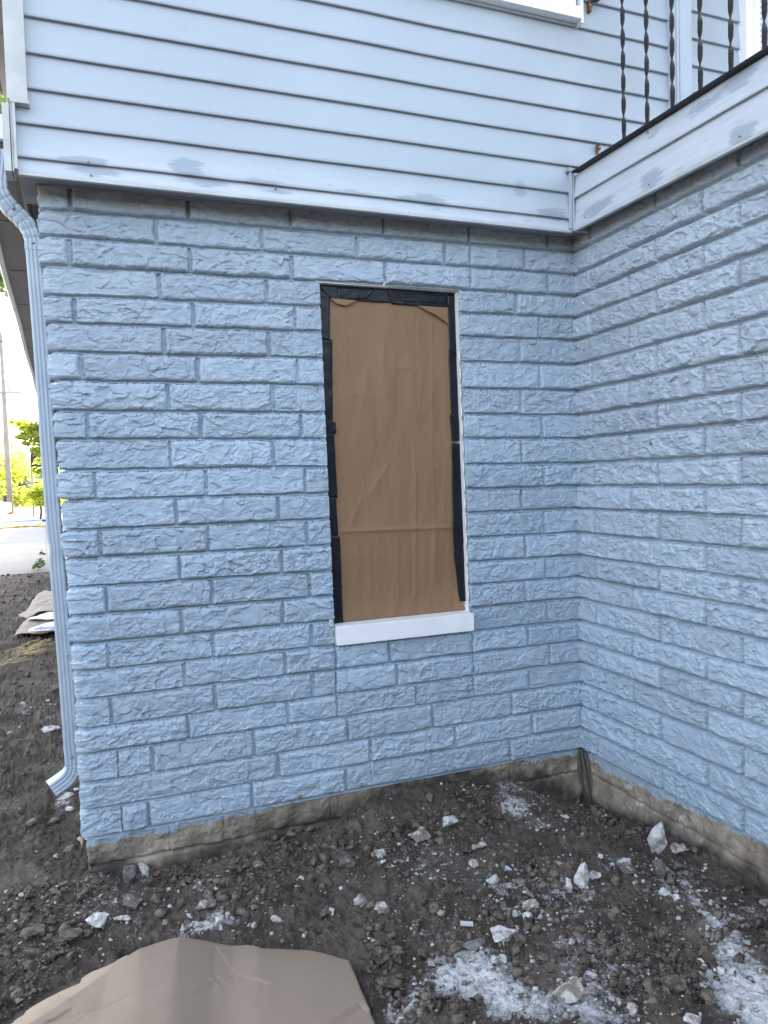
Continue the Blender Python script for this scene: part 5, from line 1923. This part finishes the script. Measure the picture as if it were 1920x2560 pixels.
def leaves(name, centres, n, size, mat, parent=None, seed=1, flat=0.35, droop=0.0):
    """clumps: list of (centre, radius xyz); n small folded leaves over them"""
    r_ = np.random.default_rng(seed)
    vs, fs, tint = [], [], []
    wts = np.array([c[1][0] * c[1][1] * c[1][2] for c in centres]) ** 0.7
    wts = wts / wts.sum()
    idx = r_.choice(len(centres), n, p=wts)
    d = r_.normal(size=(n, 3))
    d /= np.linalg.norm(d, axis=1)[:, None]
    rad = r_.random(n) ** 0.45
    cen = np.array([centres[i][0] for i in idx])
    rr = np.array([centres[i][1] for i in idx])
    p = cen + d * rr * rad[:, None]
    a = r_.normal(size=(n, 3)) * np.array([1, 1, flat])
    a[:, 2] -= droop
    a /= np.linalg.norm(a, axis=1)[:, None]
    b_ = np.cross(a, r_.normal(size=(n, 3)))
    b_ /= np.linalg.norm(b_, axis=1)[:, None]
    s = size * (0.6 + 0.8 * r_.random(n))[:, None]
    v = np.stack([p - a * s, p + b_ * s * 0.42, p + a * s, p - b_ * s * 0.42], 1).reshape(-1, 3)
    f = np.arange(n * 4).reshape(-1, 4)
    ct = r_.random(len(centres))
    t_ = np.clip(ct[idx] * 0.55 + r_.random(n) * 0.55, 0, 1)
    return np_mesh(name, v, f, mat, parent, False, dict(tint=np.repeat(t_, 4)))


M_LEAFY = leaf_mat("yellow_green_leaves", (0.14, 0.19, 0.03), (0.34, 0.34, 0.04), 0.65)
M_LEAFD = leaf_mat("green_leaves", (0.05, 0.085, 0.022), (0.11, 0.15, 0.035), 0.4)
M_LEAFH = leaf_mat("hazy_leaves", (0.16, 0.19, 0.12), (0.27, 0.29, 0.17), 0.45)
M_BARK = simple("bark", (0.10, 0.085, 0.07), 0.9, 0.3, 14, 0.5, 40, 0.01)
M_POLE = simple("weathered_pole", (0.30, 0.26, 0.225), 0.85, 0.2, 3, 0.4, 40, 0.004)


def at(px, py, y):
    q = on_plane(px, py, 1, y)
    return Vector((q[0], y, q[2]))


def tree(base, trunk_top, r0, clumps, n, size, mat, label, cat="tree", name="tree", seed=1, droop=0.0, group=None):
    t_ = empty(name, base, label, cat, group)
    b_ = MB()
    base = Vector(base)
    top = Vector(trunk_top)
    mid = base.lerp(top, 0.5) + Vector((r0 * 0.6, 0, 0))
    b_.tube([base, base.lerp(mid, .5), mid, top], [r0, r0 * .8, r0 * .65, r0 * .35], 8)
    for c, r_ in clumps:
        c = Vector(c)
        st = mid.lerp(top, 0.6)
        b_.tube([st, st.lerp(c, .5) + Vector((0, 0, r0 * .8)), c], [r0 * .3, r0 * .2, r0 * .06], 5)
    b_.build("trunk", M_BARK, t_, smooth=True)
    leaves("crown", clumps, n, size, mat, t_, seed, droop=droop)
    return t_


# hanging branch near the black sign: trunk is hidden behind the corner of the house
YT = 12.0
cl = []
rr_ = random.Random(9)
for (px, py, r_) in [(100, 1075, .22), (80, 1068, .20), (60, 1062, .17), (40, 1060, .12), (90, 1095, .22), (70, 1090, .17), (108, 1110, .2), (55, 1085, .12), (98, 1130, .16),
                     (110, 1150, .15), (45, 1095, .07), (140, 1090, .35), (170, 1080, .4), (150, 1130, .3), (95, 1155, .08), (30, 1055, .07), (66, 1110, .07)]:
    p = at(px, py, YT + rr_.uniform(-.5, .5))
    cl.append((tuple(p), (r_, r_ * 1.2, r_ * .62)))
for (px, py, r_) in [(102, 1180, .10), (92, 1178, .07), (108, 1190, .10), (85, 1170, .05)]:
    p = at(px, py, YT)
    cl.append((tuple(p), (r_, r_, r_ * .7)))
bp = at(215, 1200, YT)
tree((bp.x, YT, 0), (bp.x - 0.1, YT, at(200, 1080, YT).z), 0.09, cl, 2100, 0.052, M_LEAFY, "yellow green tree with drooping sprays hanging past the downspout", seed=3, droop=0.35)
# leaves at the upper left, from a tree outside the frame
cl = []
for (px, py, r_) in [(2, 640, .16), (-6, 680, .22), (6, 668, .12), (12, 690, .10), (-20, 650, .3), (-60, 660, .6), (2, 262, .2), (-4, 285, .25), (-30, 280, .4), (26, 735, .06), (-5, 715, .1)]:
    p = at(px, py, 7.5 + rr_.uniform(-.3, .3))
    cl.append((tuple(p), (r_, r_, r_ * .7)))
bp = at(-260, 1400, 7.5)
tree((bp.x, 7.5, 0), (bp.x + .1, 7.5, 5.2), 0.13, cl, 1500, 0.06, M_LEAFD, "leafy green tree reaching in at the left edge beside the eave", seed=5, droop=.2)
# unseen dark evergreens added behind the viewer to shut out the low sky
M_EVER = leaf_mat("dark_evergreen", (0.020, 0.034, 0.016), (0.045, 0.065, 0.028), 0.15)
for i, (x_, y_, h_) in enumerate([(-9.5, -10.0, 3.9), (-6.0, -11.5, 4.3), (-2.5, -11.0, 3.5), (1.0, -11.8, 4.6), (4.5, -11.2, 3.8), (8.0, -11.6, 4.2)]):
    cl = []
    rg2 = random.Random(400 + i)
    for k in range(16):
        f = k / 15
        cl.append(((x_ + rg2.gauss(0, .7), y_ + rg2.gauss(0, .5), 0.6 + f * (h_ - 1)), (1.9 * (1.15 - .6 * f), 1.5 * (1.15 - .6 * f), .8)))
    tree((x_, y_, 0), (x_, y_, h_ * .8), .16, cl, 2600, .30, M_EVER, ["dark evergreen with a broad skirt at the left end of the row", "dark evergreen second from the left in the row", "shortest dark evergreen in the row behind the yard",
         "tallest dark evergreen in the row behind the yard", "dark evergreen second from the right in the row", "dark evergreen at the right end of the row"][i], "tree", "evergreen_tree", 300 + i, group="evergreens behind the yard")
# round bush across the road
YB_ = 33.0
cl = []
for (px, py, r_) in [(70, 1238, .32), (85, 1232, .35), (100, 1228, .4), (115, 1222, .45), (62, 1252, .22), (78, 1255, .3), (95, 1252, .35), (112, 1250, .4), (130, 1240, .6), (150, 1235, .7), (92, 1218, .22)]:
    p = at(px, py, YB_ + rr_.uniform(-.5, .5))
    cl.append((tuple(p), (r_, r_, r_ * .8)))
bp = at(100, 1262, YB_)
tree((bp.x, YB_, 0), (bp.x, YB_, 0.7), 0.06, cl, 2600, 0.075, M_LEAFY, "rounded yellow green bush on the verge across the street", "bush", "bush", 7)
# soft trees behind
for i, (px, py, y, sc_, mat, lab) in enumerate([(8, 1215, 58, 3.6, M_LEAFY, "yellow green tree behind the utility pole's left side"), (50, 1205, 82, 5.4, M_LEAFH, "tall hazy tree behind the utility pole's right side"),
                                               (-40, 1185, 95, 8.0, M_LEAFH, "hazy tree rising at the far left edge"), (92, 1222, 95, 5.0, M_LEAFH, "low hazy tree behind the rounded bush"),
                                               (150, 1205, 105, 7.5, M_LEAFH, "hazy tree hidden mostly behind the house corner"), (22, 1175, 110, 6.0, M_LEAFH, "pale hazy tree straight behind the utility pole")]):
    p = at(px, py, y)
    cl = []
    rg2 = random.Random(40 + i)
    for k in range(13):
        cl.append(((p.x + rg2.gauss(0, .45) * sc_, y + rg2.gauss(0, .4) * sc_, max(0.6, p.z + rg2.gauss(0, .36) * sc_)), (sc_ * .34, sc_ * .34, sc_ * .2)))
    tree((p.x, y, 0), (p.x, y, max(1.5, p.z)), sc_ * .05, cl, 2400, sc_ * .055, mat, lab, seed=50 + i, group=None)

# utility pole
yp = 42.0
p0 = at(26, 1274, yp)
pole = empty("utility_pole", (p0.x, yp, 0), "brown wooden utility pole across the street at the left edge", "utility pole")
b = MB()
b.tube([(p0.x, yp, 0), (p0.x - .02, yp, 4), (p0.x - .03, yp, 9.5)], [.155, .135, .10], 12)
b.build("pole", M_POLE, pole, smooth=True)
b = MB()
pz_ = at(10, 982, yp).z
b.box(p0.x - 1.2, p0.x + 0.75, yp - .14, yp - .04, pz_ - .04, pz_ + .05)
b.build("crossarm", M_POLE, pole)
M_INS = simple("insulator_glaze", (0.25, 0.23, 0.24), 0.3, 0.1, 20, 0)
for dx in (-1.0, -.5, .25, .65):
    b = MB()
    b.tube([(p0.x + dx, yp - .09, pz_ + .05), (p0.x + dx, yp - .09, pz_ + .12), (p0.x + dx, yp - .09, pz_ + .2), (p0.x + dx, yp - .09, pz_ + .25)], [.025, .05, .06, .02], 8)
    b.build("insulator", M_INS, pole, smooth=True)
w0 = at(0, 853, 30)
w1 = at(62, 869, 30)
b = MB()
dv = (w1 - w0)
b.tube([w0 - dv * 8 + Vector((0, 0, .9)), w0 - dv * 2 + Vector((0, 0, .06)), w0, w1, w1 + dv * 3, w1 + dv * 8 + Vector((0, 0, .6))], 0.014, 5)
set_props(b.build("overhead_wire", M_BLACK), "thin overhead wire crossing the white sky", "wire")
p2 = at(21, 1190, 60)
b = MB()
b.tube([(p2.x, 60, 0), (p2.x + .05, 60, 6.6)], [.08, .06], 8)
set_props(b.build("lamp_post", M_POLE, smooth=True), "thin grey post behind the utility pole", "post")

# black hanging sign, street sign
ys = 36.0
s0 = at(75, 1118, ys)
s1_ = at(112, 1166, ys)
sg_ = empty("hanging_sign", (s0.x + .1, ys, 0), "black box sign on a thin post behind the drooping leaves", "sign")
b = MB()
b.box(s0.x, s1_.x + .5, ys - .12, ys + .12, s1_.z, s0.z)
b.build("sign_box", M_BLACK, sg_, bevel=.01)
b = MB()
b.tube([(at(80, 1200, ys).x, ys, 0), (at(80, 1200, ys).x, ys, s1_.z + .01)], .05, 8)
b.build("post", M_POLE, sg_)
yv = 37.0
g0 = at(97, 1189, yv)
g1_ = at(109, 1195, yv)
M_GREEN = simple("sign_green", (0.02, 0.22, 0.16), 0.4, 0.1, 5, 0)
ss_ = empty("street_sign", (g0.x + .15, yv, 0), "small green street name sign on a grey post", "sign")
b = MB()
b.box(g0.x, g1_.x + .2, yv - .012, yv + .012, g1_.z - .02, g0.z + .02)
b.build("sign_plate", M_GREEN, ss_)
b = MB()
b.tube([(at(101, 1200, yv).x, yv - .035, 0), (at(101, 1200, yv).x, yv - .035, g0.z + .05)], .03, 8)
b.build("post", M_POLE, ss_)

# unseen house added to keep the near part of the street in shade
nh = empty("neighbour_house", (10, 30, 0), "pale neighbouring house with a dark gable roof further along the street", "house")
b = MB()
b.box(4.0, 16, 22, 38, 0.02, 6.0)
b.build("wall", M_TRIM_AGED, nh)
b = MB()
b.add([(3.6, 21.6, 6.001), (16.4, 21.6, 6.001), (16.4, 38.4, 6.001), (3.6, 38.4, 6.001), (6.5, 21.6, 8.6), (13.5, 21.6, 8.6), (13.5, 38.4, 8.6), (6.5, 38.4, 8.6)],
      [(0, 1, 5, 4), (1, 2, 6, 5), (2, 3, 7, 6), (3, 0, 4, 7), (4, 5, 6, 7), (0, 3, 2, 1)])
b.build("roof", M_ROOF, nh)
for k in range(4):
    b = MB()
    y = 24 + k * 3.6
    b.box(3.95, 3.999, y, y + 1.1, 2.0, 3.6)
    b.build("window", M_GLASS, nh)

# small yard sign and caution tape by the road
yy = 12.6
q0 = at(104, 1299, yy)
q1b = at(118, 1311, yy)
ysn = empty("yard_sign", (q0.x + .12, yy, 0), "small white yard sign with a dark blue band beside the downspout", "sign")
b = MB()
b.box(q0.x, q0.x + .34, yy - .004, yy + .004, q1b.z, q0.z + .05)
b.build("sign_panel", M_WHITE, ysn)
M_NAVY = simple("navy_band", (0.03, 0.035, 0.08), 0.5, 0.1, 10, 0)
b = MB()
b.prism([(q0.x + .005, yy - .0045, q0.z - .035), (q0.x + .335, yy - .0045, q0.z - .055), (q0.x + .335, yy - .0045, q0.z - .015), (q0.x + .005, yy - .0045, q0.z + .0)], (0, -.001, 0))
for k in range(4):
    b.box(q0.x + .07 + k * .02, q0.x + .082 + k * .02, yy - .0055, yy - .0045, q0.z + .018, q0.z + .032)
b.build("printed_band", M_NAVY, ysn)
b = MB()
for dx in (.06, .28):
    b.tube([(q0.x + dx, yy + .006, 0), (q0.x + dx, yy + .006, q0.z)], .003, 5)
b.build("wire_stake", M_SCREW, ysn)
yt_ = 14.0
M_YEL = simple("caution_yellow", (0.70, 0.55, 0.10), 0.5, 0.08, 20, 0)
tl_ = at(0, 1321, yt_)
tr_ = at(122, 1317, yt_)
b = MB()
n = 40
for k in range(n):
    f0, f1 = -6 + 9 * k / n, -6 + 9 * (k + 1) / n
    def tp(f): return tl_ + (tr_ - tl_) * f + Vector((0, 0, 0.02 * math.sin(f * 2.6)))
    a_, c_ = tp(f0), tp(f1)
    hw = 0.013 + 0.01 * abs(math.sin(k * 1.3))
    b.add([(a_.x, a_.y - .002, a_.z - hw), (c_.x, c_.y - .002, c_.z - hw), (c_.x, c_.y - .002, c_.z + hw), (a_.x, a_.y - .002, a_.z + hw),
           (a_.x, a_.y, a_.z - hw), (c_.x, c_.y, c_.z - hw), (c_.x, c_.y, c_.z + hw), (a_.x, a_.y, a_.z + hw)],
          [(0, 1, 2, 3), (7, 6, 5, 4), (0, 4, 5, 1), (3, 2, 6, 7)])
ct_ = b.build("caution_tape", M_YEL)
set_props(ct_, "yellow caution tape with dark print stretched across in front of the street", "caution tape")
b = MB()
for k in range(46):
    f0 = -5.8 + k * 0.19
    if k % 4 == 3: continue
    a_, c_ = tp(f0), tp(f0 + .12)
    b.add([(a_.x, a_.y - .004, a_.z - .006), (c_.x, c_.y - .004, c_.z - .006), (c_.x, c_.y - .004, c_.z + .006), (a_.x, a_.y - .004, a_.z + .006)], [(0, 1, 2, 3)])
s_ = b.build("print", M_BLACK)
s_.parent = ct_
for sgn, f in ((0, -6), (1, 3)):
    p = tp(f)
    b = MB()
    b.tube([(p.x, p.y + .02, 0), (p.x, p.y + .02, p.z + .1)], .02, 8)
    set_props(b.build("wooden_stake", M_POLE), "wooden stake holding the left end of the caution tape" if not sgn else "wooden stake holding the right end of the caution tape", "stake")

# thin black post beside the downspout
p = at(127, 1436, 10.2)
p_ = at(122, 1350, 10.2)
b = MB()
b.box(p_.x, p_.x + .06, 10.2, 10.24, 0, p_.z)
set_props(b.build("short_post", M_BLACK, bevel=.004), "thin black post standing right behind the downspout", "post")

# weed at the edge of the concrete
q = gpt(97, 1424)
wd_ = empty("weed", (q[0], q[1], 0), "small green weed at the edge of the concrete apron", "weed")
cl = [((q[0] + dx, q[1], z), (.07, .07, .05)) for dx, z in ((0, .05), (.05, .1), (-.05, .07), (.03, .17), (.06, .28), (.02, .13))]
leaves("foliage", cl, 90, .035, M_LEAFD, wd_, 77)
b = MB()
b.tube([(q[0], q[1], 0), (q[0] + .03, q[1], .16), (q[0] + .06, q[1], .32)], [.006, .004, .002], 5)
b.build("stem", M_STRAW, wd_)

# traffic cone and parked car at the left edge
M_ORANGE = simple("cone_orange", (0.75, 0.13, 0.05), 0.5, 0.08, 10, 0)
pc = at(23, 1276, 41.0)
cone = empty("traffic_cone", (pc.x, 41.0, 0), "orange traffic cone at the foot of the utility pole", "cone")
b = MB()
b.tube([(pc.x, 41, .03), (pc.x, 41, .3), (pc.x, 41, .62)], [.13, .085, .03], 12)
b.build("cone_body", M_ORANGE, cone, smooth=True)
b = MB()
b.box(pc.x - .17, pc.x + .17, 40.83, 41.17, 0.012, .03)
b.build("base", M_ORANGE, cone)
b = MB()
b.tube([(pc.x, 41, .32), (pc.x, 41, .44)], [.086, .063], 12)
b.build("reflective_band", M_WHITE, cone, smooth=True)

M_CARPAINT = simple("white_car_paint", (0.72, 0.73, 0.75), 0.25, 0.03, 2, 0)
M_TYRE = simple("tyre_rubber", (0.02, 0.02, 0.022), 0.8, 0.2, 20, 0.1)
M_CARGLASS = simple("car_glass", (0.02, 0.025, 0.03), 0.06, 0.1, 2, 0)
nose = at(20, 1283, 34.0)
car = empty("parked_car", (nose.x - 2.2, 34.0, 0), "white parked car nosing into the left edge beyond the street", "car")


def car_prof(pts, y0, y1, name, mat, inset=0.0, parent=car, bevel=.04):
    b_ = MB()
    b_.prism([(nose.x + x_, y0 + inset, z_) for x_, z_ in pts], (0, y1 - y0 - 2 * inset, 0))
    return b_.build(name, mat, parent, bevel=bevel, seg=3)


body = [(0, .32), (0.02, .55), (-.12, .72), (-1.25, .86), (-3.9, .90), (-4.35, .86), (-4.4, .40), (-4.3, .26), (-3.95, .24), (-3.85, .46), (-3.6, .60), (-3.35, .60), (-3.1, .46), (-3.02, .24),
        (-1.22, .24), (-1.14, .46), (-.9, .60), (-.65, .60), (-.42, .46), (-.34, .24), (-.1, .24)]
car_prof(body[::-1], 34.0, 35.75, "body", M_CARPAINT)
car_prof([(-1.2, .855), (-1.95, 1.40), (-3.3, 1.42), (-4.05, .90)], 34.0, 35.75, "cabin", M_CARPAINT, .1)
car_prof([(-1.38, .90), (-1.98, 1.34), (-3.22, 1.35), (-3.8, .93)], 33.985, 35.765, "windows", M_CARGLASS, .1, bevel=.01)
for x_ in (-.78, -3.48):
    for y_ in (34.0, 35.55):
        b = MB()
        b.tube([(nose.x + x_, y_ - .02, .31), (nose.x + x_, y_ + .2, .31)], .31, 20)
        wl = b.build("wheel", M_TYRE, car)
        PW[wl.name] = (0, 0, 0)
        b = MB()
        b.tube([(nose.x + x_, y_ - .03, .31), (nose.x + x_, y_ + .21, .31)], .19, 16)
        rm = b.build("rim", M_GUTTER)
        rm.parent = wl
for y_ in (34.06, 35.35):
    b = MB()
    b.box(nose.x - .14, nose.x + .012, y_, y_ + .32, .56, .68)
    b.build("headlight", M_WHITE, car, bevel=.02)
